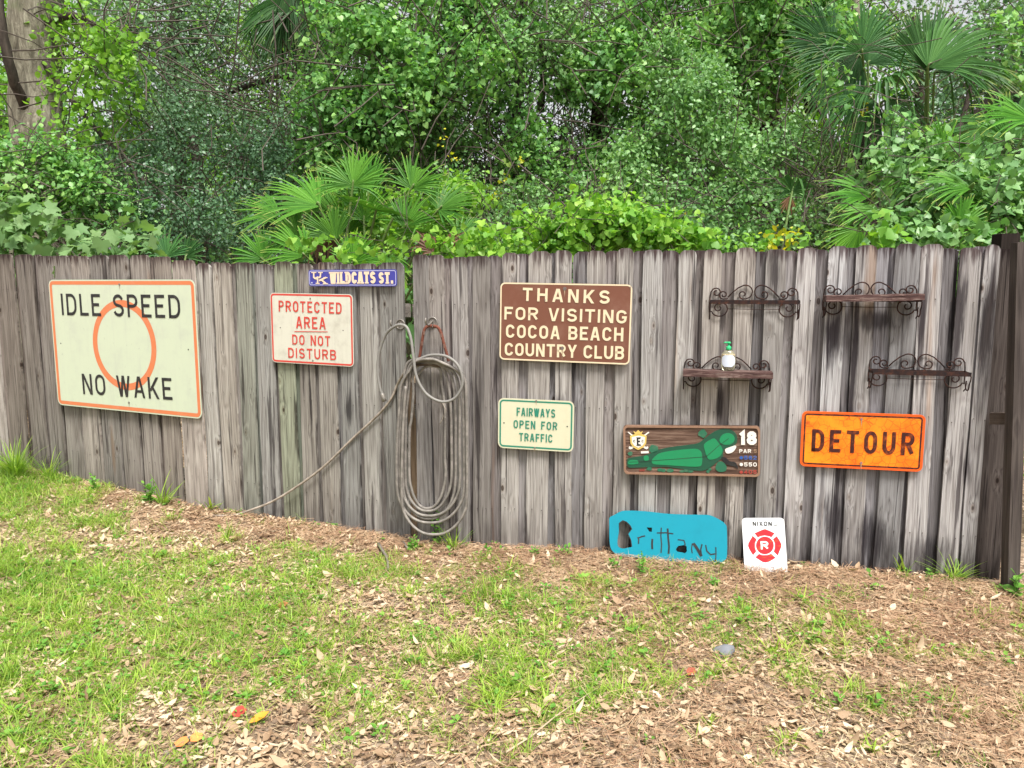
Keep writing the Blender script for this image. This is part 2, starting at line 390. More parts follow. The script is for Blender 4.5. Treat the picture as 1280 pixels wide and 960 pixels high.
def plain_beam(name, parent, a, b, w_, h_, mat, color=(1, 1, 1, 0)):
    """box beam from a to b (world), w_ thick sideways, h_ high, with grain uv along its length"""
    a = Vector(a); b = Vector(b); t = (b-a).normalized(); up = Vector((0, 0, 1)) if abs(t.z) < .8 else Vector((0, 1, 0))
    sx = t.cross(up).normalized(); sz = sx.cross(t).normalized(); L = (b-a).length
    V = []; UV = []; n = 5
    for i in range(n+1):
        q = a+(b-a)*(i/n)
        for k, (p, r_) in enumerate([(-1, -1), (1, -1), (1, 1), (-1, 1)]):
            j = Vector((random.uniform(-1, 1), random.uniform(-1, 1), random.uniform(-1, 1)))*.0015
            V.append(q+sx*(p*w_/2)+sz*(r_*h_/2)+j); UV.append(((0, w_, w_+h_, 2*w_+h_)[k], L*i/n))
    F = [(i*4+k, i*4+(k+1) % 4, i*4+4+(k+1) % 4, i*4+4+k) for i in range(n) for k in range(4)]+[(3, 2, 1, 0), (n*4, n*4+1, n*4+2, n*4+3)]
    me = bpy.data.meshes.new(name); me.from_pydata([tuple(v) for v in V], [], F)
    u1 = me.uv_layers.new(name="grain"); u2 = me.uv_layers.new(name="foot")
    for lp in me.loops: u1.data[lp.index].uv = UV[lp.vertex_index]; u2.data[lp.index].uv = (0, 9)
    me.materials.append(mat); me.update(); o = link(name, me, None, parent); o.color = color; return o

def vtop(u):
    if u < 245: return 317+u*.014
    if u < 513: return 328
    return float(np.interp(u, [515, 700, 1250], [320.5, 313, 305.5]))
# board edges read along the top of the fence; (left, right[, tint])
FA = [(-128,-110),(-104,-86),(-79,-61),(-54,-36),(-30,-10),(-4,17),(24,43),(46,64),(67,88),(90,112),(115,137),(140,162),(166,188),(192,213)]
FB = [(247,264),(268,290),(293,312),(318,339),(344,365),(370,389),(395,417),(424,445),(450,471),(478,508)]
FC = [(517,537),(541,560),(565,585),(590,612),(626,648),(658,686),(697,718),(735,758),(772,793),(805,829),(846,868),(882,904),(917,941),(958,984),(994,1018),(1033,1058),(1074,1101),(1116,1148),(1156,1184),(1200,1227),(1230,1249)]
def tint(u, back):
    """how light and how warm each stretch of the fence has weathered"""
    g = random.gauss(0, .15); hue = random.gauss(0, .025)
    if u < 245: c = [.80, .74, .68]; foot = .35
    elif u < 513: c = [.82, .81, .77]; foot = .4
    elif u < 620: c = [.74, .72, .71]; foot = .55
    elif u < 980: c = [.94, .935, .925]; foot = .45
    else: c = [.99, 1.0, 1.03]; foot = .95; g *= 1.5
    if u < 245 and u >= 0: g -= .06
    if back: g -= .19; c[1] *= .97  # back boards are toned darker than the front ones
    if 990 < u < 1022 and not back: g = .18
    if 1198 < u < 1230 and not back: g = .12
    if 340 < u < 366: c = [.76, .85, .67]
    if 293 < u < 320: c = [.95, 1.0, .88]
    c = [c[0]*(1+hue), c[1], c[2]*(1-hue)]
    return [max(.25, x*(1+g)) for x in c]+[foot]
def build_fence(seg, fronts, name, label, zoff_front=.012):
    root = thing(name, label, "fence", seg.pt(seg.L/2, float(zb(seg.pt(seg.L/2, 0).x)), 0))
    inv = Matrix.Translation(-root.location)
    spans = []
    for l, r_ in fronts:
        vt = vtop((l+r_)/2)
        s0, _ = seg.sz(l, vt+20, zoff_front); s1, zt = seg.sz(r_, vt+20, zoff_front); _, zt = seg.sz((l+r_)/2, vt, zoff_front)
        spans.append((s0, s1, zt, (l+r_)/2))
    nails = MB()
    def mk(sc, wd, zt, u, back):
        off = (-.017 if back else zoff_front)+random.uniform(-.003, .004)
        p = seg.pt(sc, 0); z0 = float(zb(p.x))-.05
        col = tint(u, back); lean = random.gauss(0, .005); z0 += .13 if (back and 648 < u < 665) else 0
        fn = lambda x, z, y: inv @ seg.pt(sc+x, z, off+y)
        th = .017
        board("board", root, fn, wd, z0, zt, th, col, lean)
        for hz in (.29, .93, 1.58):
            for sx in (-.03, .03):
                z = zt-hz+random.uniform(-.006, .006); x = sx+random.uniform(-.003, .003)+lean*(z-z0)
                q = [inv @ seg.pt(sc+x+dx, z+dz, off+th/2+.0035) for dx, dz in ((-.0026, -.0026), (.0026, -.0026), (.0026, .0026), (-.0026, .0026))]
                nails.add(q, [(0, 1, 2, 3)])
    for i, (s0, s1, zt, u) in enumerate(spans):
        mk((s0+s1)/2, s1-s0, zt+random.uniform(-.013, .012), u, False)
        if i < len(spans)-1:
            g0 = s1; g1 = spans[i+1][0]; c = (g0+g1)/2; zt2 = (zt+spans[i+1][2])/2-random.uniform(-.004, .016)
            mk(c, max(.10, g1-g0+.03), zt2, u+8, True)
    nails.build("nails", M_NAIL, root)['kind'] = "stuff"
    s_a = spans[0][0]-.03; s_b = spans[-1][1]-.02
    for h in (.22, .88, 1.52):
        for q0, q1 in ((s_a, (s_a+s_b)/2-.002), ((s_a+s_b)/2+.002, s_b)):
            A = seg.pt(q0, float(zb(seg.pt(q0, 0).x))+h, -.056); B = seg.pt(q1, float(zb(seg.pt(q1, 0).x))+h, -.056)
            plain_beam("rail", root, inv @ A, inv @ B, .038, .085, M_RAIL, (.8, .75, .7, 0))
    return root, spans
fence1, spA = build_fence(SA, FA, "wooden_fence", "weathered grey board fence stretch carrying the big idle speed sign")
fence2, spB = build_fence(SB, FB, "wooden_fence", "weathered grey board fence stretch with green algae, behind the white and red sign")
fence3, spC = build_fence(SC, FC, "wooden_fence", "long grey board fence stretch carrying the brown sign, shelves and orange sign")
# the proud cover board where two stretches meet
inv = Matrix.Translation(-fence1.location)
s0, _ = SA.sz(217, 340, .035); s1, _ = SA.sz(244, 340, .035)
board("board", fence1, lambda x, z, y: inv @ SA.pt((s0+s1)/2+x, z, .036+y), s1-s0, -.14, SA.sz(230, 325, .036)[1], .018, (1.08, 1.0, .93, .2), -.002)

inv = Matrix.Translation(-fence2.location); sg0 = SB.sz(512, 560, -.03)[0]
board("board", fence2, lambda x, z, y: inv @ SB.pt(sg0+x, z, -.032+y), .12, -.12, .98, .017, (1.0, .74, .5, .3), .004)
inv = Matrix.Translation(-fence3.location); sg0 = SC.sz(1258, 400, -.05)[0]
board("board", fence3, lambda x, z, y: inv @ SC.pt(sg0+x, z, -.055+y), .15, -.12, 1.80, .02, (.22, .19, .18, 1), -.01)  # added near-black filler board, stands in for the shade in the end gap
# dark posts at the end of the fence
def post(label, cx, cy, wx, wy, z1, yaw, col, clip=True):
    g = gz(cx, cy); root = thing("fence_post", label, "post", (cx, cy, g))
    mb = []; rot = Matrix.Rotation(yaw, 4, 'Z')
    hx, hy = wx/2, wy/2; c = .02 if clip else .002
    V = []; UV = []; rows = list(np.linspace(-.15, z1-g-c, 8))+[z1-g]
    for i, z in enumerate(rows):
        k = 1 if i < len(rows)-1 else 0
        q = [(-hx, -hy), (hx, -hy), (hx, hy), (-hx, hy)]
        for j, (x, y) in enumerate(q):
            if not k: x = x*(1-c/hx)
            V.append(rot @ Vector((x+random.uniform(-.001, .001), y+random.uniform(-.001, .001), z))); UV.append(((0, wx, wx+wy, 2*wx+wy)[j], z1-z))
    n = len(rows)
    F = [(i*4+k, i*4+(k+1) % 4, i*4+4+(k+1) % 4, i*4+4+k) for i in range(n-1) for k in range(4)]+[(n*4-4, n*4-3, n*4-2, n*4-1), (3, 2, 1, 0)]
    me = bpy.data.meshes.new("shaft"); me.from_pydata([tuple(v) for v in V], [], F)
    u1 = me.uv_layers.new(name="grain"); u2 = me.uv_layers.new(name="foot")
    for lp in me.loops: u1.data[lp.index].uv = UV[lp.vertex_index]; u2.data[lp.index].uv = (0, 9)
    me.materials.append(M_POST); me.update(); o = link("shaft", me, None, root); o.color = col
    return root
PB = at(1262, 743, 3.86); PT = at(1275, 303, 3.86)
pp = thing("fence_post", "dark brown stained square post standing in front of the fence end", "post", PB)
plain_beam("shaft", pp, (PB-PB)+(PB-PT)*.06, PT-PB, .062, .062, M_POST)
plain_beam("rail_stub", pp, at(1238, 523, 3.99)-PB, at(1262, 523, 3.93)-PB, .04, .06, M_POST, (1.2, 1.1, 1, 0))
pb = post("rough weathered post behind the gap at the fence end", at(1257, 300, 4.22).x, 4.22, .10, .09, at(1256, 292, 4.2).z, 0, (.3, .27, .25, 0), False)  # low tint puts the shade of the gap into the post colour
rr = thing("fence_rail", "brown horizontal rail running past the dark post", "rail", at(1300, 525, 4.9))
plain_beam("rail", rr, at(1240, 521, 4.9)-rr.location, at(1420, 545, 4.3)-rr.location, .04, .09, M_RAIL, (1.3, .8, .5, 0))

# ------------------------------------------------------------------ stroke letters
def A(cx, cy, rx, ry, a0, a1, n=9):
    return [(cx+rx*math.cos(R(a0+(a1-a0)*i/n)), cy+ry*math.sin(R(a0+(a1-a0)*i/n))) for i in range(n+1)]
G = {
 'A': (1.05, [[(0,0),(.5,1),(1,0)],[(.18,.3),(.82,.3)]]),
 'B': (1, [[(0,0),(0,1),(.6,1)]+A(.6,.765,.36,.235,90,-90)[1:]+[(.02,.53)],[(.5,.53)]+A(.6,.265,.4,.265,90,-90)[0:]+[(0,0)]]),
 'C': (1, [A(.5,.68,.5,.32,12,180)+A(.5,.32,.5,.32,180,348)]),
 'D': (1, [[(0,0),(0,1)]+A(.45,.62,.55,.38,90,0)+A(.45,.38,.55,.38,0,-90)+[(0,0)]]),
 'E': (.85, [[(1,1),(0,1),(0,0),(1,0)],[(0,.52),(.8,.52)]]),
 'F': (.82, [[(1,1),(0,1),(0,0)],[(0,.52),(.8,.52)]]),
 'G': (1, [A(.5,.68,.5,.32,15,180)+A(.5,.32,.5,.32,180,335)+[(1,.45),(.55,.45)]]),
 'H': (1, [[(0,0),(0,1)],[(1,0),(1,1)],[(0,.52),(1,.52)]]),
 'I': (0, [[(0,0),(0,1)]]),
 'K': (1, [[(0,0),(0,1)],[(1,1),(.05,.38)],[(.35,.58),(1,0)]]),
 'L': (.8, [[(0,1),(0,0),(1,0)]]),
 'N': (1, [[(0,0),(0,1),(1,0),(1,1)]]),
 'O': (1, ['c']+[A(.5,.68,.5,.32,0,180)+A(.5,.32,.5,.32,180,360)]),
 'P': (.95, [[(0,0),(0,1),(.55,1)]+A(.55,.74,.45,.26,90,-90)[1:]+[(.02,.48)]]),
 'R': (1, [[(0,0),(0,1),(.55,1)]+A(.55,.745,.45,.255,90,-90)[1:]+[(.02,.49)],[(.5,.49),(1,0)]]),
 'S': (1, [A(.5,.75,.48,.25,12,270)+A(.5,.25,.5,.25,90,-165)[1:]]),
 'T': (.95, [[(0,1),(1,1)],[(.5,1),(.5,0)]]),
 'U': (1, [[(0,1),(0,.32)]+A(.5,.32,.5,.32,180,360)[1:]+[(1,1)]]),
 'V': (1.05, [[(0,1),(.5,0),(1,1)]]),
 'W': (1.4, [[(0,1),(.27,0),(.5,.95),(.73,0),(1,1)]]),
 'X': (1, [[(0,0),(1,1)],[(0,1),(1,0)]]),
 'Y': (1.05, [[(0,1),(.5,.45),(1,1)],[(.5,.47),(.5,0)]]),
 '1': (.45, [[(0,.78),(.9,1),(.9,0)]]),
 '0': (1, ['c']+[A(.5,.68,.5,.32,0,180)+A(.5,.32,.5,.32,180,360)]),
 '2': (1, [A(.5,.7,.5,.3,165,-20)+[(0,0),(1,0)]]),
 '4': (1, [[(.75,0),(.75,1),(0,.3),(1,.3)]]),
 '5': (1, [[(.95,1),(.1,1),(.05,.55)]+A(.48,.32,.52,.32,110,-160)]),
 '8': (1, ['c', A(.5,.76,.43,.24,-90,270), A(.5,.26,.5,.27,90,450)]),
 '.': (.05, [[(0,0),(.0,.06)]]),
}
SERIF = set('ILTCDAWKSEHUN')
class LB(MB):
    """lettering: every glyph becomes an object of its own"""
    def __init__(s): MB.__init__(s); s.sub = []
    def build(s, name, mat, parent=None, smooth=False):
        for g in s.sub: g.build("letter", mat, parent)
        if s.v: MB.build(s, name if not s.sub else "rule_line", mat, parent)
def text(mb, f, s, p0, p1, p2, stroke=.14, gap=.38, space=.9, y=-.003, serif=False):
    """letters along p0 (left of baseline) -> p1 (right end); p2 = top left; f maps pixels to local x,z"""
    a = Vector(f(*p0)); b = Vector(f(*p1)); c = Vector(f(*p2)); ex = (b-a); L = ex.length; ex.normalize(); ez = Vector((-ex.y, ex.x)); h = (c-a).dot(ez)
    st = stroke*h; adv = [('sp', 0) if ch == ' ' else (ch, G[ch][0]) for ch in s]; coef = 0; const = 0
    for i, (ch, wd) in enumerate(adv):
        if ch == 'sp': coef += space-gap; continue
        coef += wd; const += st
        if i < len(adv)-1: coef += gap
    wv = (L-const)/coef; x = 0
    P_ = lambda lx, lz: a+ex*lx+ez*lz
    for i, (ch, wd) in enumerate(adv):
        if ch == 'sp': x += (space-gap)*wv; continue
        W_ = wd*wv; closed = False; q = 0; g = MB(); mb.sub.append(g)
        def bar(x0, z0, x1, z1, cutz=False):
            # straight stroke whose ends are cut level
            nonlocal q
            q += 1; dx, dz = (x1-x0)*W_, (z1-z0)*h; ln = math.hypot(dx, dz); hw = st/2*ln/max(abs(dz), 1e-6)
            A0 = P_(x+st/2+x0*W_-hw, z0*h); A1 = P_(x+st/2+x0*W_+hw, z0*h); B1 = P_(x+st/2+x1*W_+hw, z1*h); B0 = P_(x+st/2+x1*W_-hw, z1*h)
            vs_ = [(p.x, y-.00006*q, p.y) for p in (A0, A1, B1, B0)]; g.add(vs_, [(0, 1, 2, 3)] if z1 > z0 else [(3, 2, 1, 0)])
        e = st*.18/max(W_, 1e-4)
        special = {'A': [(e*0,0,.5-e,1),(1,0,.5+e,1)], 'V': [(.5-e,0,0,1),(.5+e,0,1,1)], 'W': [(.27-e*.5,0,0,1),(.27+e*.5,0,.5-e*.5,1),(.73-e*.5,0,.5+e*.5,1),(.73+e*.5,0,1,1)], 'N': [(0,0,0,1),(1,0,1,1),(.97,0,.03,1)],
                   'X': [(0,0,1,1),(1,0,0,1)], 'K': [(0,0,0,1),(.12,.36,1,1),(1,0,.34,.58)], 'I': [(0,0,0,1)], 'Y': [(.5-e*.6,.44,0,1),(.5+e*.6,.44,1,1),(.5,0,.5,.47)]}
        if ch in special:
            for bb in special[ch]: bar(*bb)
            if ch == 'A': q += 1; g.ribbon([tuple(P_(x+st/2+.2*W_, .3*h)), tuple(P_(x+st/2+.8*W_, .3*h))], st*.92, y-.00006*q)
        else:
            for pl in G[ch][1]:
                if pl == 'c': closed = True; continue
                pts = []; m_ = len(pl)
                for k_, (px, pz) in enumerate(pl):
                    lx = x+st/2+px*W_; lz = st/2+pz*(h-st)
                    if not closed and k_ in (0, m_-1):
                        o_ = pl[1] if k_ == 0 else pl[-2]
                        if abs(o_[1]-pz) < 1e-6 and ch not in 'GH': lx += (st/2 if px > o_[0] else -st/2)*(.98)
                        elif abs(o_[0]-px) < 1e-6: lz += st/2 if pz > o_[1] else -st/2
                    pts.append(P_(lx, lz))
                q += 1; g.ribbon([(p.x, p.y) for p in pts], st, y-.00006*q, closed)
        if serif:
            for px, pz in {'I': [(0,0),(0,1)], 'L': [(0,0),(0,1)], 'T': [(.5,0)], 'A': [(0,0),(1,0)], 'W': [(0,1),(1,1)], 'D': [(0,0),(0,1)]}.get(ch, []):
                p = P_(x+st/2+px*W_, pz*(h-st*.5)+st*.25); g.ribbon([tuple(p-ex*st*.8), tuple(p+ex*st*.8)], st*.5, y-.0006)
        x += W_+st+gap*wv
def rrect(w_, h_, r_, n=6, cx=0, cz=0):
    o = []
    for sx, sz, a in ((1, 1, 0), (-1, 1, 90), (-1, -1, 180), (1, -1, 270)):
        o += [(cx+sx*(w_/2-r_)+r_*math.cos(R(a+90*i/n)), cz+sz*(h_/2-r_)+r_*math.sin(R(a+90*i/n))) for i in range(n+1)]
    return o
class Sign:
    def __init__(s, name, label, plane, corners, off, cat="sign"):
        P = [plane.inter(u, v, off) for u, v in corners]   # TL TR BR BL
        c = sum(P, Vector())/4; ex = ((P[1]-P[0])+(P[2]-P[3])); ez0 = ((P[0]-P[3])+(P[1]-P[2]))
        ex = ex.normalized(); ez = (ez0-ex*ez0.dot(ex)).normalized()
        # share the skew between the two axes
        s.w = ((P[1]-P[0]).length+(P[2]-P[3]).length)/2; s.h = ((P[0]-P[3]).length+(P[1]-P[2]).length)/2
        yv = -plane.N; rot = Matrix((ex, yv, ez)).transposed()
        s.root = thing(name, label, cat, c, rot=rot); s.plane = plane; s.off = off; s.c = c; s.ex = ex; s.ez = ez
    def f(s, u, v):
        p = s.plane.inter(u, v, s.off)-s.c; return (p.dot(s.ex), p.dot(s.ez))
    def plate(s, mat, r_=.04, thick=.003, name="plate"):
        mb = MB(); mb.poly(rrect(s.w, s.h, r_), -.0005, thick); return mb.build(name, mat, s.root)
    def ring(s, inset, wd, r_, mat, name="border", y=-.0012):
        mb = MB(); mb.ribbon(rrect(s.w-2*inset-wd, s.h-2*inset-wd, max(.004, r_-inset-wd/2)), wd, y, True); return mb.build(name, mat, s.root)
    def screw(s, u, v, r_=.006, mat=None):
        x, z = s.f(u, v); mb = MB()
        pts = [(x+r_*math.cos(a*math.pi/4), z+r_*math.sin(a*math.pi/4)) for a in range(8)]
        mb.poly(pts, -.0045, .004)
        if r_ > .0045:
            rn = MB(); L_ = r_*random.uniform(3.5, 7)
            rn.poly([(x-r_*.55, z), (x+r_*.5, z), (x+r_*.22, z-L_*.6), (x+r_*.05, z-L_), (x-r_*.18, z-L_*.55)], -.0036); rn.build("rust_run", M_RUN, s.root)
        return mb.build("screw", mat or M_SCREW, s.root)
M_SCREW = painted("galvanised_screw", (.25, .23, .21), .5, .6, .5)
M_RUN = painted("rust_run", (.34, .24, .15), .8, .6, scale=120, dirtcol=(.45, .38, .28))
M_BLACKP = painted("black_sign_paint", (.018, .018, .02), .45, .1)
def Z(sx, ox, oy):
    return lambda x, y: (x/sx+ox, y/sx+oy)

def holes_in(sg, pxs, r_=.004):
    for u, v in pxs:
        mb = MB(); x, z = sg.f(u, v); mb.poly([(x+r_*math.cos(a*math.pi/4), z+r_*math.sin(a*math.pi/4)) for a in range(8)], -.0016); mb.build("bolt_hole", M_BLACKP, sg.root)

# 1 idle speed
q = Z(4, 0, 300)
sg = Sign("road_sign", "large cream sign reading IDLE SPEED NO WAKE with an orange circle", SA, [q(241,192), q(970,205), q(1014,888), q(292,830)], .06)
sg.plate(painted("cream_reflective", (.53, .585, .44), .45, .3, scale=5, dirtcol=(.42, .44, .38), streak=.22), .05)
OR = painted("faded_orange", (.62, .185, .075), .5, .12, dirtcol=(.6, .4, .3))
sg.ring(.010, .028, .05, OR)
mb = MB(); c = Vector(sg.f(*q(620, 527))); top_ = Vector(sg.f(*q(612, 300))); r_ = (top_-c).length
mb.ribbon([(c.x+(r_*.925)*math.cos(2*math.pi*i/64), c.y+(r_*.925)*math.sin(2*math.pi*i/64)) for i in range(64)], r_*.15, -.0012, True); mb.build("circle", OR, sg.root)
mb = LB(); F_ = lambda x, y: sg.f(*q(x, y))
text(mb, F_, "IDLE SPEED", (312,375), (905,392), (308,268), .135, .42, 1.5); text(mb, F_, "NO WAKE", (418,770), (865,800), (413,668), .135, .42, 1.45)
mb.build("lettering", M_BLACKP, sg.root)
for p in ((598,222), (646,812)): sg.screw(*q(*p), .008)
holes_in(sg, [q(305,517), q(942,548)], .006)
# 2 protected area
q = Z(4, 320, 300)
sg = Sign("road_sign", "white sign with red lettering PROTECTED AREA DO NOT DISTURB", SB, [q(65,266), q(481,269), q(492,637), q(86,608)], .05)
sg.plate(painted("white_sign", (.58, .565, .48), .45, .25, scale=8, streak=.15), .03)
RD = painted("sign_red", (.55, .055, .04), .45, .15)
sg.ring(.005, .012, .03, RD)
mb = LB(); F_ = lambda x, y: sg.f(*q(x, y))
text(mb, F_, "PROTECTED", (115,357), (430,370), (113,302), .15, .45); text(mb, F_, "AREA", (202,441), (350,447), (203,382), .15, .42)
text(mb, F_, "DO NOT", (183,522), (373,532), (183,472), .15, .45, 1.5); text(mb, F_, "DISTURB", (163,588), (402,601), (163,538), .15, .45)
mb.ribbon([F_(193,457), F_(360,459)], .005, -.003); mb.build("lettering", RD, sg.root)
for p in ((272,292), (285,602)): sg.screw(*q(*p), .005)
holes_in(sg, [q(122,438), q(436,452)])
# 3 blue street sign
q = Z(4, 320, 300)
sg = Sign("street_sign", "narrow blue street sign reading WILDCATS ST. below the fence top", SB, [q(262,148), q(704,148), q(705,230), q(265,232)], .05)
sg.plate(painted("sign_blue", (.05, .05, .30), .4, .1, dirtcol=(.2, .2, .3)), .018)
CRM = painted("cream_letter", (.74, .58, .42), .5, .2, scale=60, dirtcol=(.5, .3, .3))
sg.ring(.006, .004, .02, painted("pale_line", (.5, .5, .7), .5, .1))
q = Z(10.667, 380, 330); F_ = lambda x, y: sg.f(*q(x, y)); mb = LB()
text(mb, F_, "WILDCATS", (350,265), (960,260), (345,108), .235, .22, serif=True); text(mb, F_, "ST.", (1000,262), (1195,262), (1000,108), .235, .3, serif=True)
mb.build("lettering", CRM, sg.root); mb = MB()
s_ = .0115
for k, pl in enumerate([[(100,114),(168,114)],[(192,114),(254,114)],[(133,114),(133,175),(150,192),(175,196)],[(224,114),(222,165),(205,185)],[(186,165),(186,262)],[(160,258),(214,258)],[(160,178),(205,178)],[(300,178),(205,222)],[(228,205),(300,262)],[(262,182),(318,180)],[(255,262),(325,262)]]):
    mb.ribbon([F_(*p) for p in pl], s_ if k not in (0,1,5,6,9,10) else s_*.55, -.003-.00008*k)
mb.build("logo", CRM, sg.root)
mb = MB(); mb.poly([(F_(108,250)[0]+.006*math.cos(i), F_(108,250)[1]+.006*math.sin(i)) for i in np.linspace(0, 6.28, 9)[:-1]], -.002); mb.build("mark", painted("pale_dot", (.45,.45,.6)), sg.root)
# 4 thanks
q = Z(4, 600, 300)
sg = Sign("road_sign", "brown sign reading THANKS FOR VISITING COCOA BEACH COUNTRY CLUB", SC, [q(101,209), q(763,225), q(748,622), q(98,600)], .05)
sg.plate(painted("sign_brown", (.160, .060, .036), .5, .2, dirtcol=(.33, .2, .15), scale=6), .03)
CR = painted("sign_cream", (.68, .57, .39), .5, .12, dirtcol=(.5, .4, .28))
sg.ring(.0005, .0085, .03, CR)
mb = LB(); F_ = lambda x, y: sg.f(*q(x, y))
text(mb, F_, "THANKS", (213,304), (648,320), (212,238), .19, .62); text(mb, F_, "FOR VISITING", (122,397), (733,418), (122,333), .18, .36, 1.35)
text(mb, F_, "COCOA BEACH", (130,488), (716,507), (130,422), .18, .36, 1.3); text(mb, F_, "COUNTRY CLUB", (124,577), (720,598), (124,513), .18, .3, 1.05)
mb.build("lettering", CR, sg.root)
for p in ((424,243), (412,540)): sg.screw(*q(*p), .011, painted("old_bolt", (.16, .13, .12), .6, .5, .3))
for p in ((326,300), (752,236)): sg.screw(*q(*p), .004)
# 5 fairways
q = Z(11.29, 615, 490)
sg = Sign("road_sign", "small cream sign with green lettering FAIRWAYS OPEN FOR TRAFFIC", SC, [q(95,83), q(1162,130), q(1146,852), q(78,783)], .05)
sg.plate(painted("aged_cream", (.57, .56, .40), .5, .3, scale=18, dirtcol=(.58, .48, .33), streak=.15), .035)
GR = painted("sign_green", (.02, .20, .13), .45, .15)
sg.ring(.009, .010, .035, GR)
mb = LB(); F_ = lambda x, y: sg.f(*q(x, y))
text(mb, F_, "FAIRWAYS", (348,334), (893,362), (350,217), .155, .36); text(mb, F_, "OPEN FOR", (305,506), (922,541), (308,393), .155, .45, 1.75); text(mb, F_, "TRAFFIC", (384,688), (855,713), (378,575), .155, .42)
mb.build("lettering", GR, sg.root)
for p in ((625,122), (605,785)): sg.screw(*q(*p), .006)
holes_in(sg, [q(170,435), q(1062,487)], .0045)
# 6 golf hole board
q = Z(6.737, 770, 520)
sg = Sign("golf_hole_board", "carved wooden golf hole board with green fairway and number 18", SC, [q(62,78), q(1221,88), q(1206,512), q(65,490)], .058)
M_GW = NT("routed_brown_wood"); tcc = M_GW.n("ShaderNodeTexCoord").outputs['Object']
gn = M_GW.noise(M_GW.mapping(tcc, (3, 1, 70)), 1.0, 6, .7, .4)
M_GW.col(M_GW.ramp(gn, [(.3, (.035, .018, .013)), (.5, (.12, .07, .05)), (.72, (.30, .21, .16))])); M_GW.set(.8, 0, .2); M_GW.bump(gn, .8, .006); M_GW = M_GW.m
mb = MB(); mb.poly(rrect(sg.w, sg.h, .022), .006, .022); mb.build("panel", M_GW, sg.root)
M_RIM = painted("tan_rim", (.27, .155, .10), .6, .35, dirtcol=(.12, .07, .05), scale=25)
mb = MB(); O_ = rrect(sg.w, sg.h, .026); I_ = rrect(sg.w-.024, sg.h-.024, .018); n = len(O_)
vsn = [(p[0], -.002, p[1]) for p in O_]+[(p[0], -.002, p[1]) for p in I_]+[(p[0], .0295, p[1]) for p in O_]+[(p[0], .0055, p[1]) for p in I_]
fsn = []
for i in range(n):
    j = (i+1) % n; fsn += [(i, j, n+j, n+i), (i, 2*n+i, 2*n+j, j), (n+i, n+j, 3*n+j, 3*n+i)]
mb.add(vsn, fsn); mb.build("rim", M_RIM, sg.root)
F_ = lambda x, y: sg.f(*q(x, y)); DG = painted("rough_dark_green", (.012, .075, .042), .5, .15, dirtcol=(.05, .06, .05)); LG = painted("fairway_green", (.01, .22, .085), .5, .12, dirtcol=(.03, .12, .06)); WH = painted("board_white", (.75, .72, .66), .5, .15)
def shape(name, pts, mat, y, thick=.002, smooth=True):
    P = [F_(*p) for p in pts]
    if smooth: P = [(v.x, v.y) for v in catmull([(p[0], p[1], 0) for p in P], 4, True)]
    m_ = MB(); m_.poly(P, y, thick); return m_.build(name, mat, sg.root)
shape("hole_outline", [(95,375),(110,355),(250,330),(360,285),(450,265),(600,245),(690,230),(740,195),(800,150),(850,122),(930,106),(990,130),(1018,170),(1018,220),(985,255),(920,275),(903,310),(898,350),(860,380),(800,430),(740,460),(680,462),(580,450),(430,430),(300,430),(200,435),(110,435),(92,405)], DG, .002, .005)
shape("fairway", [(300,378),(330,340),(380,310),(500,290),(640,277),(695,284),(722,315),(725,395),(700,425),(600,425),(400,412),(318,405)], LG, 0, .003)
shape("fairway", [(740,260),(752,228),(790,203),(825,190),(852,212),(890,265),(895,310),(860,350),(800,368),(770,350)], LG, 0, .003)
shape("putting_green", [(872,205),(885,170),(915,150),(950,145),(985,160),(1000,190),(990,220),(960,240),(920,242),(885,230)], LG, 0, .003)
shape("tee", [(105,385),(125,372),(170,372),(188,385),(180,403),(110,408)], LG, 0, .003); shape("tee", [(235,340),(270,336),(274,372),(238,374)], LG, 0, .003)
for cx, cy, rx, ry in ((730,150,37,34),(320,278,40,35),(885,430,46,42),(280,446,22,15),(372,456,24,14),(402,460,18,13),(455,460,28,15),(560,466,26,12),(590,462,24,12),(625,468,26,11),(775,468,16,14),(790,450,14,11),(118,318,20,16)):
    n_ = 9; jj = [random.uniform(.82, 1.15) for _ in range(n_)]
    shape("tree_mark", [(cx+rx*jj[i]*math.cos(2*math.pi*i/n_), cy+ry*jj[i]*math.sin(2*math.pi*i/n_)) for i in range(n_)], painted("tree_mark_green", (.02, .13, .07), .5, .2), .002, .005)
shape("bunker", [(918,285),(940,270),(1000,250),(1012,264),(985,303),(935,316)], WH, .001, .004)
shape("creek", [(885,350),(925,352),(960,383),(1008,393),(1028,445),(1000,428),(950,415),(915,398)], M_BLACKP, .0015, .004)
shape("path_mark", [(210,300),(275,297),(275,314),(210,316)], WH, .002, .003, False); shape("red_mark", [(195,452),(242,448),(243,466),(197,468)], painted("dull_red", (.2, .04, .03)), .002, .003, False)
mb = MB(); mb.ribbon([F_(*p) for p in [(110,388),(200,385),(300,377),(725,345),(765,338),(870,245),(950,188)]], .0022, -.001); mb.build("play_line", M_BLACKP, sg.root)
GO = painted("gold_paint", (.62, .44, .12), .5, .2)
shape("crossed_clubs", [(97,138),(104,134),(200,205),(192,215)], WH, .003, .003, False); shape("crossed_clubs", [(272,134),(280,142),(185,212),(178,204)], WH, .0032, .003, False)
shape("crossed_clubs", [(178,225),(190,232),(140,275),(118,283),(106,272),(110,258),(128,262)], WH, .0028, .003, False); shape("crossed_clubs", [(198,225),(186,232),(236,272),(258,282),(272,272),(270,258),(250,262)], WH, .0026, .003, False)
shape("shield", [(118,168),(150,157),(188,150),(226,157),(258,168),(254,232),(232,264),(188,287),(144,264),(122,232)], GO, .0005, .005, False)
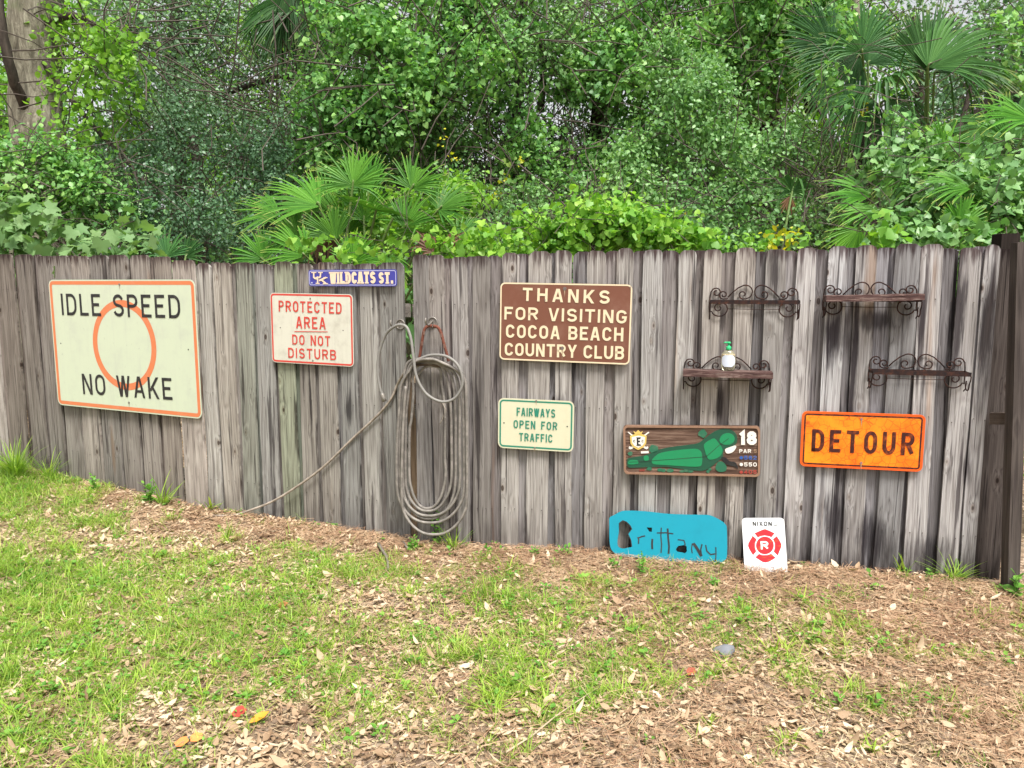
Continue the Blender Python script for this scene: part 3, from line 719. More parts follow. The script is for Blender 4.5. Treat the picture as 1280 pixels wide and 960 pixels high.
shape("shield_face", [(132,178),(188,166),(244,178),(240,226),(222,250),(188,268),(154,250),(136,226)], WH, -.0008, .002, False)
shape("crown_crest", [(146,128),(166,140),(186,118),(206,140),(226,126),(214,156),(160,156)], GO, .0005, .005, False)
mb = LB(); text(mb, F_, "E", (176,250), (208,250), (176,180), .2, .3, y=-.0014); text(mb, F_, "C", (146,222), (164,222), (146,200), .22, .3, y=-.0014); text(mb, F_, "C", (216,222), (234,222), (216,200), .22, .3, y=-.0014)
mb.ribbon([F_(170,181),F_(212,181)], .003, -.0018); mb.ribbon([F_(170,249),F_(212,249)], .003, -.0018); mb.build("shield_letters", M_BLACKP, sg.root)
mb = LB(); text(mb, F_, "18", (1032,243), (1187,243), (1032,128), .27, .22, y=-.001); text(mb, F_, "PAR", (1038,311), (1138,311), (1038,279), .2, .35, y=-.001); text(mb, F_, "550", (1078,425), (1186,425), (1078,391), .2, .35, y=-.001)
mb.poly([(F_(1055,408)[0]+.0095*math.cos(a), F_(1055,408)[1]+.0095*math.sin(a)) for a in np.linspace(0, 6.283, 13)[:-1]], -.001); mb.build("white_numbers", WH, sg.root)
def numrow(name, txt, y0, mat, dot=True, x0=1078):
    m_ = LB(); text(m_, F_, txt, (x0,y0), (1186,y0), (x0,y0-33), .22, .35, y=-.001)
    if dot: m_.poly([(F_(1055,y0-16)[0]+.0095*math.cos(a), F_(1055,y0-16)[1]+.0095*math.sin(a)) for a in np.linspace(0, 6.283, 13)[:-1]], -.001)
    m_.build(name, mat, sg.root)
numrow("blue_numbers", "582", 367, painted("number_blue", (.02, .09, .35), .5, .3)); numrow("red_numbers", "405", 488, painted("number_red", (.35, .04, .03), .5, .3)); numrow("worn_number", "5", 311, painted("worn_tan", (.25, .16, .1)), False, 1160)
# 7 detour
q = Z(3.693, 980, 500)
sg = Sign("road_sign", "bright orange DETOUR sign with crazed reflective face", SC, [q(80,51), q(651,68), q(642,333), q(76,304)], .05)
mo = NT("crazed_orange"); tcc = mo.n("ShaderNodeTexCoord").outputs['Object']
vo = mo.n("ShaderNodeTexVoronoi", feature='DISTANCE_TO_EDGE'); mo.l(mo.mapping(tcc, (1, 1, 1)), vo.inputs[0]); vo.inputs['Scale'].default_value = 26
nn = mo.noise(tcc, 7, 5, .6, .5); ck = mo.math('MULTIPLY', mo.math('SUBTRACT', 1.0, mo.sstep(vo.outputs[0], .0, .05)), mo.sstep(nn, .38, .52))
cc = mo.mix(mo.sstep(nn, .35, .7), (.95, .27, .012), (.90, .15, .006)); cc = mo.mix(mo.math('MULTIPLY', ck, .75), cc, (.35, .04, .01))
gx = mo.noise(mo.mapping(tcc, (130, 1, 130)), 1.0, 2); cc = mo.mix(mo.math('MULTIPLY', mo.sstep(gx, .6, .75), .25), cc, (.99, .45, .08))
mo.col(cc); mo.set(.4, 0, .4); mo = mo.m
sg.plate(mo, .03); sg.ring(.0005, .011, .03, painted("orange_edge", (.80, .10, .012), .4, .12, dirtcol=(.4, .1, .05)), "edge_band")
DK = painted("dark_sign_brown", (.045, .010, .010), .4, .45, scale=26, dirtcol=(.5, .10, .02)); sg.ring(.013, .009, .03, DK)
mb = LB(); F_ = lambda x, y: sg.f(*q(x, y)); text(mb, F_, "DETOUR", (126,236), (598,256), (127,134), .155, .62); mb.build("lettering", DK, sg.root)
for p in ((358,88), (356,290)): sg.screw(*q(*p), .007, painted("pink_bolt", (.4, .25, .25), .4, .3, .6))
# 8 turquoise cut-out board, leaning on the fence foot
def leaning(seg, off_low, off_high, z_low, z_high):
    a = seg.pt(0, z_low, off_low); b = seg.pt(0, z_high, off_high); return Plane(a, seg.X, b-a)
LP = leaning(SC, .13, .045, -.04, .28); q = Z(7.53, 750, 630)
sg = Sign("name_board", "turquoise painted board with a name cut through it, leaning on the fence foot", LP, [q(88,62), q(1195,62), q(1195,565), q(88,565)], 0, "board")
F_ = lambda x, y: sg.f(*q(x, y))
outer = [F_(*p) for p in [(88,210),(90,130),(130,105),(190,72),(250,62),(420,68),(640,92),(850,100),(1000,102),(1060,115),(1130,150),(1180,190),(1195,240),(1196,480),(1170,530),(1120,558),(1060,566),(880,555),(780,547),(600,530),(400,508),(200,490),(120,445),(95,390),(88,300)]]
outer = [(v.x, v.y) for v in catmull([(p[0], p[1], 0) for p in outer], 3, True)]
hB = [(178,185),(215,155),(250,170),(285,205),(298,235),(262,280),(290,340),(300,400),(260,412),(215,420),(170,400),(165,340),(178,260)]
hi = [(437,220),(490,222),(488,262),(465,262)]; ha = [(717,420),(735,395),(800,385),(815,400),(818,445),(800,465),(765,455),(730,450),(715,435)]
loops = [outer]+[[F_(*p) for p in h] for h in (hB, hi, ha)]
loops[1] = [(v.x, v.y) for v in catmull([(p[0], p[1], 0) for p in loops[1]], 3, True)]
bm = bmesh.new(); T_ = .012
for lp in loops:
    vv = [bm.verts.new((p[0], 0, p[1])) for p in lp]
    for i in range(len(vv)): bm.edges.new((vv[i], vv[(i+1) % len(vv)]))
bmesh.ops.triangle_fill(bm, edges=bm.edges[:], use_beauty=True)
# drop triangles that fell inside the holes
def inside(p, poly):
    c = False; n = len(poly)
    for i in range(n):
        x1, y1 = poly[i]; x2, y2 = poly[(i+1) % n]
        if (y1 > p[1]) != (y2 > p[1]) and p[0] < (x2-x1)*(p[1]-y1)/(y2-y1)+x1: c = not c
    return c
dead = [f for f in bm.faces if any(inside((f.calc_center_median().x, f.calc_center_median().z), h) for h in loops[1:])]
bmesh.ops.delete(bm, geom=dead, context='FACES_ONLY')
ext = bmesh.ops.extrude_face_region(bm, geom=bm.faces[:])
for v in [g for g in ext['geom'] if isinstance(g, bmesh.types.BMVert)]: v.co.y += T_
bmesh.ops.recalc_face_normals(bm, faces=bm.faces[:])
me = bpy.data.meshes.new("board_body"); bm.to_mesh(me); bm.free()
link("board_body", me, painted("turquoise_paint", (.0, .225, .31), .42, .25, scale=9, dirtcol=(.0, .165, .23)), sg.root)
mb = MB()
for k, (wd, pl) in enumerate([(.0028,[(178,185),(215,157),(250,170),(285,205),(298,235),(262,280),(290,340),(298,400)]),(.004,[(362,375),(365,335),(358,318),(375,315),(395,305),(425,300)]),(.006,[(493,328),(490,370),(492,425)]),(.0035,[(577,222),(573,300),(580,380),(575,460)]),(.0055,[(637,230),(642,320),(650,400),(645,470)]),(.0035,[(535,272),(620,270),(690,280)]),
    (.003,[(732,335),(790,342),(800,370),(800,395)]),(.003,[(868,462),(862,420),(868,375),(885,372)]),(.0085,[(880,370),(915,420),(955,490)]),(.004,[(955,490),(948,430),(960,378)]),(.0035,[(995,385),(1005,440),(1040,475),(1085,468)]),(.003,[(1090,405),(1092,470),(1088,530),(1040,548),(960,545),(895,543)])]):
    mb.ribbon([F_(*p) for p in pl], wd*1.9, -.0012-.0001*k)
mb.build("cut_lines", M_BLACKP, sg.root)
# 9 white sticker-like plate with red cross
LP2 = leaning(SC, .15, .05, -.04, .28); q = Z(11.3, 920, 640)
sg = Sign("notice_plate", "white rounded plate with a red fire cross and letter R, standing at the fence foot", LP2, [q(90,83), q(690,83), q(722,888), q(116,884)], 0)
sg.plate(painted("gloss_white", (.74, .75, .76), .3, .06), .022, .006)
F_ = lambda x, y: sg.f(*q(x, y)); MR = NT("red_foil"); tcc = MR.n("ShaderNodeTexCoord").outputs['Object']; nn = MR.noise(MR.mapping(tcc, (18, 1, 90)), 1.0, 4)
MR.col(MR.mix(MR.sstep(nn, .52, .72), (.72, .02, .03), (.85, .12, .02))); MR.set(.4); MR = MR.m
for pl in ([(262,300),(330,268),(395,243),(420,243),(480,268),(545,300),(500,358),(470,343),(405,331),(340,343),(308,360)], [(575,340),(615,400),(643,460),(641,490),(612,560),(590,615),(533,560),(548,510),(549,440),(522,385)],
           [(272,640),(325,592),(370,609),(440,609),(498,590),(560,648),(470,700),(420,713),(380,708)], [(235,335),(290,385),(268,440),(268,500),(285,560),(240,610),(190,530),(170,480),(175,440)]):
    shape("cross_arm", pl, MR, -.0012, .0005, False)
shape("disc", [(408+125*math.cos(i*math.pi/14), 472+125*math.sin(i*math.pi/14)) for i in range(28)], MR, -.0012, .0005, False)
mb = LB(); text(mb, F_, "R", (352,527), (462,527), (352,412), .22, .3, y=-.0018); mb.build("letter", painted("plate_white", (.82, .82, .8), .4, .02), sg.root)
mb = LB(); text(mb, F_, "NIXON", (237,196), (508,196), (237,134), .19, .42); mb.ribbon([F_(*p) for p in [(556,148),(575,165),(578,190),(535,190),(537,165)]], .0016, -.002, True); mb.ribbon([F_(548,190), F_(548,178), F_(566,178), F_(566,190)], .0014, -.0022)
mb.build("lettering", M_BLACKP, sg.root)

# ------------------------------------------------------------------ wrought iron wall shelves
MI = NT("rusty_iron"); tcc = MI.n("ShaderNodeTexCoord").outputs['Object']; nn = MI.noise(tcc, 40, 6, .7)
MI.col(MI.ramp(nn, [(.35, (.012, .010, .012)), (.55, (.04, .018, .014)), (.75, (.13, .045, .025))])); MI.set(.75, .3, .3); MI.bump(nn, .5, .002); MI = MI.m
def spiral(cx, cy, r0, r1, a0, a1, n=20):
    return [(cx+(r0+(r1-r0)*i/n)*math.cos(R(a0+(a1-a0)*i/n)), cy+(r0+(r1-r0)*i/n)*math.sin(R(a0+(a1-a0)*i/n))) for i in range(n+1)]
def iron_shelf(label, lu, ru, v, with_board, sag=0.0):
    a = SC.inter(lu, v, .035); b = SC.inter(ru, v, .035); W_ = (b-a).dot(SC.X); c = (a+b)/2
    root = thing("wall_shelf", label, "shelf", c, "wrought iron scroll shelves on the fence", Matrix((SC.X, -SC.N, Vector((0, 0, 1)))).transposed())
    k = W_/960.0
    def T(p, y=0.0): return (k*(p[0]-600), y, k*(352-p[1]))
    halves = {
      "side_scroll": [(120,480),(118,400),(122,300),(128,245),(150,212)]+[(185+48*math.cos(R(t)), 242-42*math.sin(R(t))) for t in range(110, -10, -24)]+spiral(190,248,42,16,0,300,14),
      "small_scroll": [(325,318),(300,322)]+[(272+46*math.cos(R(t)), 278+46*math.sin(R(t))) for t in range(70, 190, 20)]+spiral(272,276,44,12,200,560,16),
      "large_scroll": [(320,305),(370,250),(430,198)]+[(512+78*math.cos(R(t)), 243+78*math.sin(R(t))) for t in range(235, 370, 15)]+[(590-8, 275),(560,305),(520,320)]+spiral(485,272,50,18,80,420,18),
      "lower_scroll": [(122,470)]+[(225+90*math.cos(R(t)), 440+82*math.sin(R(t))) for t in range(160, -30, -15)]+[(305,395),(270,370),(225,372)]+spiral(215,425,48,20,250,-60,16),
    }
    for nm, pl in halves.items():
        for sgn in (1, -1):
            mb = MB(); pts = [T(p) if sgn > 0 else T((1200-p[0], p[1])) for p in pl]
            jit = random.uniform(-.004, .004)
            mb.tube([(p[0]+jit*.5, p[1]+(0 if nm != "lower_scroll" else -.004), p[2]) for p in pts], .0036, 6); mb.build(nm, MI, root, True)
    D_ = .105
    mb = MB(); x0, x1 = -W_/2, W_/2
    mb.box(x0, x1, -D_, -D_+.004, -.011, .011); mb.build("front_bar", MI, root)
    mb = MB(); mb.box(x0, x1, -.002, .002, -.010, .008); mb.build("back_bar", MI, root)
    for x in (x0, x1):
        mb = MB(); mb.box(x-.002, x+.002, -D_+.0045, -.0025, -.008, .008)
        path = [(x, -D_+.004, -.01), (x, -D_+.006, -.03), (x, -D_+.022, -.055)]+[(x, -.055+.028*math.cos(R(t)), -.062+.028*math.sin(R(t))) for t in range(200, 420, 30)]+[(x, -.03, -.085), (x, -.005, -.10)]
        mb.tube(path, .0034, 6); mb.build("side_bracket", MI, root, False)
    mb = MB(); mb.tube([T((310,437)), T((600,441)), T((885,438))], .0018, 5); mb.build("tie_wire", MI, root, True)
    if with_board:
        mb = MB(); n = 14
        for lay, (zz0, zz1, y0, y1) in enumerate([(-.014, .008, -D_-.012, -.004), (.0083, .020, -D_-.008, -.010)]):
            vsn = []
            for i in range(n+1):
                t = i/n; x = x0-.004+(W_+.012)*t; dz = sag*t+random.uniform(-.0012, .0012); e = random.uniform(-.004, .003)
                vsn += [(x, y0+e, zz0+dz), (x, y1, zz0+dz), (x, y1, zz1+dz), (x, y0+e+.002, zz1+dz+random.uniform(-.0015, .001))]
            fsn = [(i*4+j, i*4+(j+1) % 4, i*4+4+(j+1) % 4, i*4+4+j) for i in range(n) for j in range(4)]+[(3,2,1,0), (n*4, n*4+1, n*4+2, n*4+3)]
            mb.add(vsn, fsn)
        mb.build("shelf_board", M_SB, root)
    return root
M_SBn = NT("rotten_shelf_wood"); tcc = M_SBn.n("ShaderNodeTexCoord").outputs['Object']; nn = M_SBn.noise(M_SBn.mapping(tcc, (6, 90, 160)), 1.0, 6, .7)
M_SBn.col(M_SBn.ramp(nn, [(.3, (.02, .010, .010)), (.52, (.085, .045, .04)), (.75, (.34, .27, .23))])); M_SBn.set(.85, 0, .2); M_SBn.bump(nn, .8, .004); M_SB = M_SBn.m
iron_shelf("empty black scroll shelf above the soap bottle", 887.5, 997, 377, False)
sh2 = iron_shelf("scroll shelf with dark board holding the soap bottle", 855, 962, 466, True)
iron_shelf("scroll shelf with a sagging rotten board and nothing on it", 1029.5, 1146, 374, True, .012)
iron_shelf("empty rusty scroll shelf above the orange sign", 1085.5, 1206, 464, False)

# soap bottle
bp = SC.inter(910, 458, .035+.055); ztop = sh2.location.z+.0205
bt = thing("soap_bottle", "clear pump soap bottle with green cap on the lower scroll shelf", "bottle", (bp.x, bp.y, ztop), rot=Matrix((SC.X, -SC.N, Vector((0, 0, 1)))).transposed())
mg = NT("bottle_plastic"); mg.col((.70, .68, .50)); mg.set(.12, 0, .5); mg.b.inputs['Transmission Weight'].default_value = .75; mg = mg.m
GRN = painted("pump_green", (.03, .42, .16), .35, .03)
mb = MB(); mb.lathe([(.030,0),(.036,.004),(.040,.03),(.041,.06),(.038,.085),(.030,.103),(.018,.112),(.0135,.115)], 20, sx=1, sy=.65); mb.build("body", mg, bt, True)
mb = MB(); mb.lathe([(.0135,.1155),(.0145,.117),(.0145,.132),(.012,.135),(.0055,.136),(.0055,.150)], 14); mb.build("collar", GRN, bt, True)
mb = MB(); mb.lathe([(.010,.1505),(.011,.152),(.011,.158),(.009,.161)], 12); mb.tube([(0,0,.1565),(-.02,-.006,.157),(-.027,-.008,.154)], [.005,.0045,.004], 8); mb.build("pump_head", GRN, bt, True)
mb = MB(); n = 10
lv = []
for i in range(n+1):
    a = R(-150+120*i/n)
    for j in range(6):
        t = j/5; zz = .022+.066*t; half = math.sqrt(max(0.0, 1-(2*t-1)**2))*.5+.5; aa = R(-90)+(a-R(-90))*half; rr_ = .0415
        lv.append((rr_*math.cos(aa)*1.01, rr_*.65*math.sin(aa)*1.03-.0008, zz))
mb.add(lv, [(i*6+j, i*6+6+j, i*6+7+j, i*6+1+j) for i in range(n) for j in range(5)])
mb.build("label_sticker", painted("label_white", (.55, .60, .68), .5, .2, scale=50, dirtcol=(.4, .45, .6)), bt, True)
mb = MB(); mb.lathe([(.0375,.083),(.0355,.092)], 14, sx=1.02, sy=.67); mb.build("flower_band", painted("label_brown", (.35, .25, .12), .5, .8, scale=90, dirtcol=(.7,.7,.6)), bt, True)

# ------------------------------------------------------------------ garden hose on its hooks
MH = NT("grey_hose"); tcc = MH.n("ShaderNodeTexCoord").outputs['Object']; nn = MH.noise(tcc, 22, 5)
MH.col(MH.mix(MH.sstep(nn, .35, .7), (.155, .14, .125), (.27, .245, .22))); MH.set(.6, 0, .35); MH.bump(nn, .2, .002); MH = MH.m
MHT = NT("tan_hose"); tcc = MHT.n("ShaderNodeTexCoord").outputs['Object']; nn = MHT.noise(tcc, 22, 5)
MHT.col(MHT.mix(MHT.sstep(nn, .35, .7), (.24, .20, .16), (.42, .36, .30))); MHT.set(.65, 0, .3); MHT = MHT.m
q = Z(3, 440, 380)
def HP(x, y, off):
    u, v = q(x, y); s_ = SB if u < 512 else SC
    return (SC.inter(u, v, off) if u >= 512 else (SB.inter(u, v, off)*.999))
def HPc(x, y, off):   # the coil hangs from the stretch right of the gap: keep it on one plane
    return SC.inter(*q(x, y), off)
hr = thing("garden_hose", "long grey garden hose coiled in tall loops on the fence", "hose", HPc(290, 862, .06))
hinv = Matrix.Translation(-hr.location)
loops_ = [(216,350,234,768,.035),(199,372,222,778,.055),(190,388,215,806,.055),(180,404,210,796,.08),(170,420,206,822,.075),(188,430,209,866,.10)]
pts = []
for k, (L_, R_, T_, B_, of) in enumerate(loops_):
    j = lambda s=2.5: random.uniform(-s, s)
    mx_ = (L_+R_)/2; hw = (R_-L_)/2; bh = 135
    lp = [(L_+30,T_+38),(L_+52,T_+6),(290+j(),T_-2),(330+j(),T_+8),(R_-14,T_+60),(R_-2+j(2),T_+170),(R_+j(),T_+330)]
    lp += [(mx_+hw*math.cos(R(t))+j(1.5), B_-bh+bh*math.sin(R(t))) for t in (0, 25, 50, 75, 105, 130, 155, 180)]
    lp += [(L_+j(),B_-290),(L_+4+j(),T_+200),(L_+14,T_+100)]
    for i, (x, y) in enumerate(lp):
        nx = loops_[min(k+1, len(loops_)-1)][4]; t = i/len(lp); o_ = of*(1-t)+nx*t
        if 1 < i < 4: o_ += .015
        pts.append(hinv @ HPc(x, y, o_))
mb = MB(); mb.tube(catmull(pts, 6), .0092, 8); mb.build("coil", MH, hr, True)
mb = MB()
g_end = SB.inter(262, 645, .16)
pl = [HPc(222,212,.07), HPc(214,228,.06)]+[SB.inter(u, v, o_) for u, v, o_ in ((498,478,.05),(488,500,.045),(470,521,.04),(440,549,.04),(405,583,.05),(370,609,.06),(340,627,.07),(312,638,.09))]
pl += [Vector((p.x, p.y, gz(p.x, p.y)+.008)) for p in (SB.inter(290,645,.12), SB.inter(268,645,.17))]+[]
pl += [Vector((pl[-1].x-.10, pl[-1].y-.02, gz(pl[-1].x-.10, pl[-1].y-.02)+.002)), Vector((pl[-1].x-.2, pl[-1].y-.02, gz(pl[-1].x-.2, pl[-1].y-.02)-.02))]
mb.tube(catmull([hinv @ p for p in pl], 6), .0082, 8); mb.build("trailing_run", MHT, hr, True)
mb = MB(); pl = [(118,352,.05),(106,318,.05),(97,262,.05),(100,192,.05),(126,115,.06),(160,84,.08),(185,78,.09),(207,90,.10),(222,135,.11),(231,205,.12),(243,275,.125),(278,336,.125),(334,366,.125),(385,353,.12),(414,302,.12),(402,238,.12),(358,198,.11),(295,192,.09),(240,212,.08)]
pl = [HPc(x, y, o_+.005) for x, y, o_ in pl]
pl = [hinv @ p for p in pl]; mb.tube(catmull(pl, 6), .0090, 10); mb.build("thick_end", painted("pale_grey_hose", (.21, .20, .185), .55, .4, scale=30, dirtcol=(.2, .19, .17)), hr, True)
mb = MB(); e0 = pl[0]; e1 = (pl[0]-pl[1]).normalized(); mb.tube([e0-e1*.03, e0-e1*.02, e0, e0+e1*.025], [.0115, .0145, .0145, .013], 12); mb.build("coupling", M_SCREW, hr, True)
mb = MB(); pl = [(340,372,.08),(352,395,.08),(340,430,.08),(328,452,.085)]; mb.tube([hinv @ HPc(*p) for p in pl], .002, 5); mb.build("loose_tie", MHT, hr, True)
def hook(label, x, y, plane):
    p = plane.inter(*q(x, y), .022)
    h = thing("wall_hook", label, "hook", p, "round galvanised hooks on the fence", Matrix((plane.X, -plane.N, Vector((0, 0, 1)))).transposed())
    mb = MB(); rr_ = .030
    mb.tube([(rr_*math.cos(a), -.006, rr_*math.sin(a)) for a in np.linspace(0, 2*math.pi, 25)[:-1]], .0045, 6, closed=True); mb.build("ring", M_SCREW, h, True)
    mb = MB(); mb.poly([(.024*math.cos(a), .024*math.sin(a)) for a in np.linspace(0, 2*math.pi, 17)[:-1]], -.003, .003); mb.build("back_plate", M_SCREW, h)
    mb = MB(); mb.tube(catmull([(0,-.003,.005),(0,-.03,.0),(0,-.07,-.012),(0,-.11,-.008),(0,-.13,.012),(0,-.125,.03)], 4), .0055, 8); mb.build("peg", M_SCREW, h, True)
    return h
hook("round galvanised hook holding the thick hose end, beside the gap", 183, 76, SB); hook("round galvanised hook from which the rusty strap hangs", 303, 68, SC)
hs_ = thing("hanging_strap", "rusty red strap hanging from the hook and carrying the hose coil", "strap", HPc(303, 80, .06)); si = Matrix.Translation(-hs_.location)
MRS = painted("rusty_red_strap", (.16, .05, .03), .8, .6, scale=30, dirtcol=(.12, .06, .045))
for pl in ([(300,82,.075),(282,84,.075),(270,100,.075),(263,140,.075),(256,185,.07),(250,215,.065)], [(304,82,.078),(322,88,.078),(334,110,.075),(345,150,.075),(356,190,.07),(362,215,.065)]):
    mb = MB(); mb.tube(catmull([si @ HPc(*p) for p in pl], 5), .0095, 6, flat=.5); mb.build("strap_leg", MRS, hs_, True)
    for k in (2, 3):
        mb = MB(); c_ = si @ HPc(pl[k][0], pl[k][1]+8, pl[k][2]+.008); mb.tube([c_+Vector((0, 0, -.012)), c_+Vector((0, 0, .012))], .0055, 6); mb.build("buckle", painted("strap_metal", (.22, .12, .09), .6, .4, .4), hs_)
pg = thing("support_peg", "short steel pipe peg carrying the hose loops", "peg", HPc(290, 232, .02)); gi = Matrix.Translation(-pg.location)
mb = MB(); mb.tube([gi @ HPc(236,228,.06), gi @ HPc(236,232,.02)], .010, 8)
mb.tube([gi @ HPc(238,229,.065), gi @ HPc(290,226,.068), gi @ HPc(338,236,.065)], .008, 8); mb.build("cross_bar", painted("peg_rust", (.12, .08, .06), .6, .5, .4), pg, True)

# ================================================================== ground
def grid(xs, ys):
    Xg, Yg = np.meshgrid(xs, ys); Zg = ground(Xg, Yg)
    V = np.stack([Xg.ravel(), Yg.ravel(), Zg.ravel()], 1); nx, ny = len(xs), len(ys)
    i = (np.arange(ny-1)[:, None]*nx+np.arange(nx-1)[None, :]).ravel()
    return V, np.stack([i, i+1, i+nx+1, i+nx], 1)
xs = np.concatenate([-np.geomspace(60, 7, 12), np.linspace(-6.5, 6.5, 190), np.geomspace(7, 60, 12)])
ys = np.concatenate([-np.geomspace(40, .5, 10), np.linspace(-.2, 8.5, 150), np.geomspace(9, 70, 14)])
V, F = grid(xs, ys)
mg_ = NT("forest_soil"); gp = mg_.n("ShaderNodeNewGeometry").outputs['Position']
n1 = mg_.noise(gp, 2.2, 5, .6); n2 = mg_.noise(gp, 26, 6, .75, .4); n3 = mg_.noise(gp, 130, 4, .7)
vo = mg_.n("ShaderNodeTexVoronoi"); mg_.l(gp, vo.inputs[0]); vo.inputs['Scale'].default_value = 42; sepc = mg_.n("ShaderNodeSeparateColor"); mg_.l(vo.outputs['Color'], sepc.inputs[0])
c = mg_.ramp(n2, [(.3, (.085, .06, .042)), (.5, (.23, .165, .11)), (.7, (.42, .32, .23))])
c2 = mg_.ramp(sepc.outputs[0], [(0, (.12, .08, .055)), (.35, (.32, .22, .15)), (.7, (.5, .38, .28)), (1, (.2, .15, .11))])
c = mg_.mix(mg_.sstep(n1, .38, .6), c, c2); c = mg_.mix(mg_.math('MULTIPLY', mg_.sstep(n3, .55, .7), .5), c, (.07, .05, .04))
mg_.col(c); mg_.set(.95, 0, .1); mg_.bump(mg_.math('ADD', n2, mg_.math('MULTIPLY', sepc.outputs[1], .5)), 1.0, .02)
g_ = link("ground", fast_mesh("ground", V, F, True), mg_.m); g_['kind'] = "structure"

# ================================================================== scatter of leaf-like pieces (numpy)
def basis(Dr, Nn):
    """frames with y = direction, z = normal"""
    y = Dr/np.maximum(np.linalg.norm(Dr, axis=1, keepdims=True), 1e-9)
    z = Nn-y*np.sum(Nn*y, 1, keepdims=True); z /= np.maximum(np.linalg.norm(z, axis=1, keepdims=True), 1e-9)
    return np.cross(y, z), y, z
def scatter(P, Dr, Nn, S, tmpl, W=None, bend=None):
    """P (n,3) base points, tmpl=(verts(k,3), tris(m,3)) with the leaf along +y; returns V,F"""
    tv, tf = tmpl; tv = np.array(tv, float); tf = np.array(tf, int); n = len(P); k = len(tv)
    x, y, z = basis(Dr, Nn); S = np.asarray(S).reshape(-1, 1); Wd = S if W is None else np.asarray(W).reshape(-1, 1)
    T = np.broadcast_to(tv, (n, k, 3)).copy()
    if bend is not None: T[:, :, 2] += np.asarray(bend).reshape(-1, 1)*T[:, :, 1]**2
    V = P[:, None, :]+x[:, None, :]*(T[:, :, 0:1]*Wd[:, None, :])+y[:, None, :]*(T[:, :, 1:2]*S[:, None, :])+z[:, None, :]*(T[:, :, 2:3]*S[:, None, :])
    F = (tf[None]+(np.arange(n)*k)[:, None, None]).reshape(-1, 3)
    return V.reshape(-1, 3), F
T_SMALL = ([(0,0,0),(.22,.5,.06),(0,1,0),(-.22,.5,.06)], [(0,1,2),(0,2,3)])
T_OVAL = ([(0,0,0),(.2,.28,.05),(.22,.65,.05),(0,1,-.03),(-.22,.65,.05),(-.2,.28,.05),(0,.45,-.02)], [(0,1,6),(1,2,6),(2,3,6),(3,4,6),(4,5,6),(5,0,6)])
T_HEART = ([(0,.10,0),(.32,-.06,.06),(.55,.25,.08),(.38,.66,.03),(0,1.02,-.10),(-.38,.66,.03),(-.55,.25,.08),(-.32,-.06,.06),(0,.4,-.02)], [(0,1,8),(1,2,8),(2,3,8),(3,4,8),(4,5,8),(5,6,8),(6,7,8),(7,0,8)])
T_GRAPE = ([(0,.08,0),(.3,-.12,.05),(.62,.18,.10),(.42,.42,.02),(.50,.80,.06),(.2,.72,0),(0,1.08,-.1),(-.2,.72,0),(-.50,.80,.06),(-.42,.42,.02),(-.62,.18,.10),(-.3,-.12,.05),(0,.42,-.02)], [(i,(i+1) % 12,12) for i in range(12)])
T_DEAD = ([(0,0,0),(.17,.3,.07),(.16,.68,.09),(0,1,.02),(-.16,.68,.05),(-.17,.3,.09),(0,.35,-.01),(0,.7,-.01)], [(0,1,6),(1,2,7),(1,7,6),(2,3,7),(3,4,7),(4,5,6),(4,6,7),(5,0,6)])
T_BLADE = ([(-.5,0,0),(.5,0,0),(.42,.38,0),(-.42,.38,0),(.26,.75,0),(-.26,.75,0),(0,1,0)], [(0,1,2),(0,2,3),(3,2,4),(3,4,5),(5,4,6)])
T_NEEDLE = ([(-.5,0,0),(.5,0,0),(.5,.5,0),(-.5,.5,0),(0,1,0)], [(0,1,2),(0,2,3),(3,2,4)])
def rdir(n):
    v = rng.normal(size=(n, 3)); return v/np.linalg.norm(v, axis=1, keepdims=True)

# ---- litter and grass on the open ground
def ground_pts(n, y0=1.5, y1=8.2, dens=None, wide=.78):
    out = []; tot = 0
    while tot < n:
        Y = rng.uniform(y0, y1, n*2); X = rng.uniform(-1, 1, n*2)*(wide*y1+.6)
        ok = (np.abs(X) < wide*Y+.6) & (Y < fenceY(X)-.02)
        if dens is not None: ok &= rng.random(n*2) < dens(X, Y)
        p = np.stack([X[ok], Y[ok]], 1); out.append(p); tot += len(p)
        if len(out) > 60: break
    p = np.concatenate(out)[:n]
    return np.column_stack([p, ground(p[:, 0], p[:, 1])])
def fd(X, Y): return fenceY(X)-Y        # distance to the fence
GB = []
for u, v, rx, ry, k in [(250,790,1.6,.6,.13),(50,830,1.3,.8,.15),(20,610,.8,.45,.17),(200,628,.8,.14,.10),(430,705,1.2,.4,.07),(640,745,.8,.3,.09),(850,795,.5,.22,.07),(1010,825,.7,.28,.07),(560,900,.35,.3,.07),(180,925,.6,.15,-.03),(900,930,.9,.25,-.08),(150,668,1.1,.4,-.08),(1150,745,.8,.35,-.10),(330,850,.6,.3,.08),(740,860,.3,.2,.05),(1230,850,.3,.4,.06),(1130,800,.9,.35,.05),(700,850,.7,.3,.04),(950,900,.5,.2,.03),(-60,640,1.0,.6,.15)]:
    d_ = ray(u, v); t_ = (EYE+.03)/(-d_.z); GB.append((d_.x*t_, d_.y*t_, rx, ry, k))
def g_dens(X, Y):
    a = vnoise(X+20, Y+7, f=1.5); b = vnoise(X+3, Y+31, f=5); c_ = vnoise(X+40, Y, f=14)
    s_ = .36*a+.38*b+.26*c_
    bias = -.005-.09*np.exp(-(fd(X, Y)/.30)**2)
    for gx, gy, rx, ry, k in GB: bias = bias+k*np.exp(-((X-gx)/rx)**2-((Y-gy)/ry)**2)
    bias = bias + np.interp(X, [-3, -1, .5, 1.5], [.03, .02, .0, .005])
    return np.clip((s_+bias-.49)*6.0, 0.015, 1)
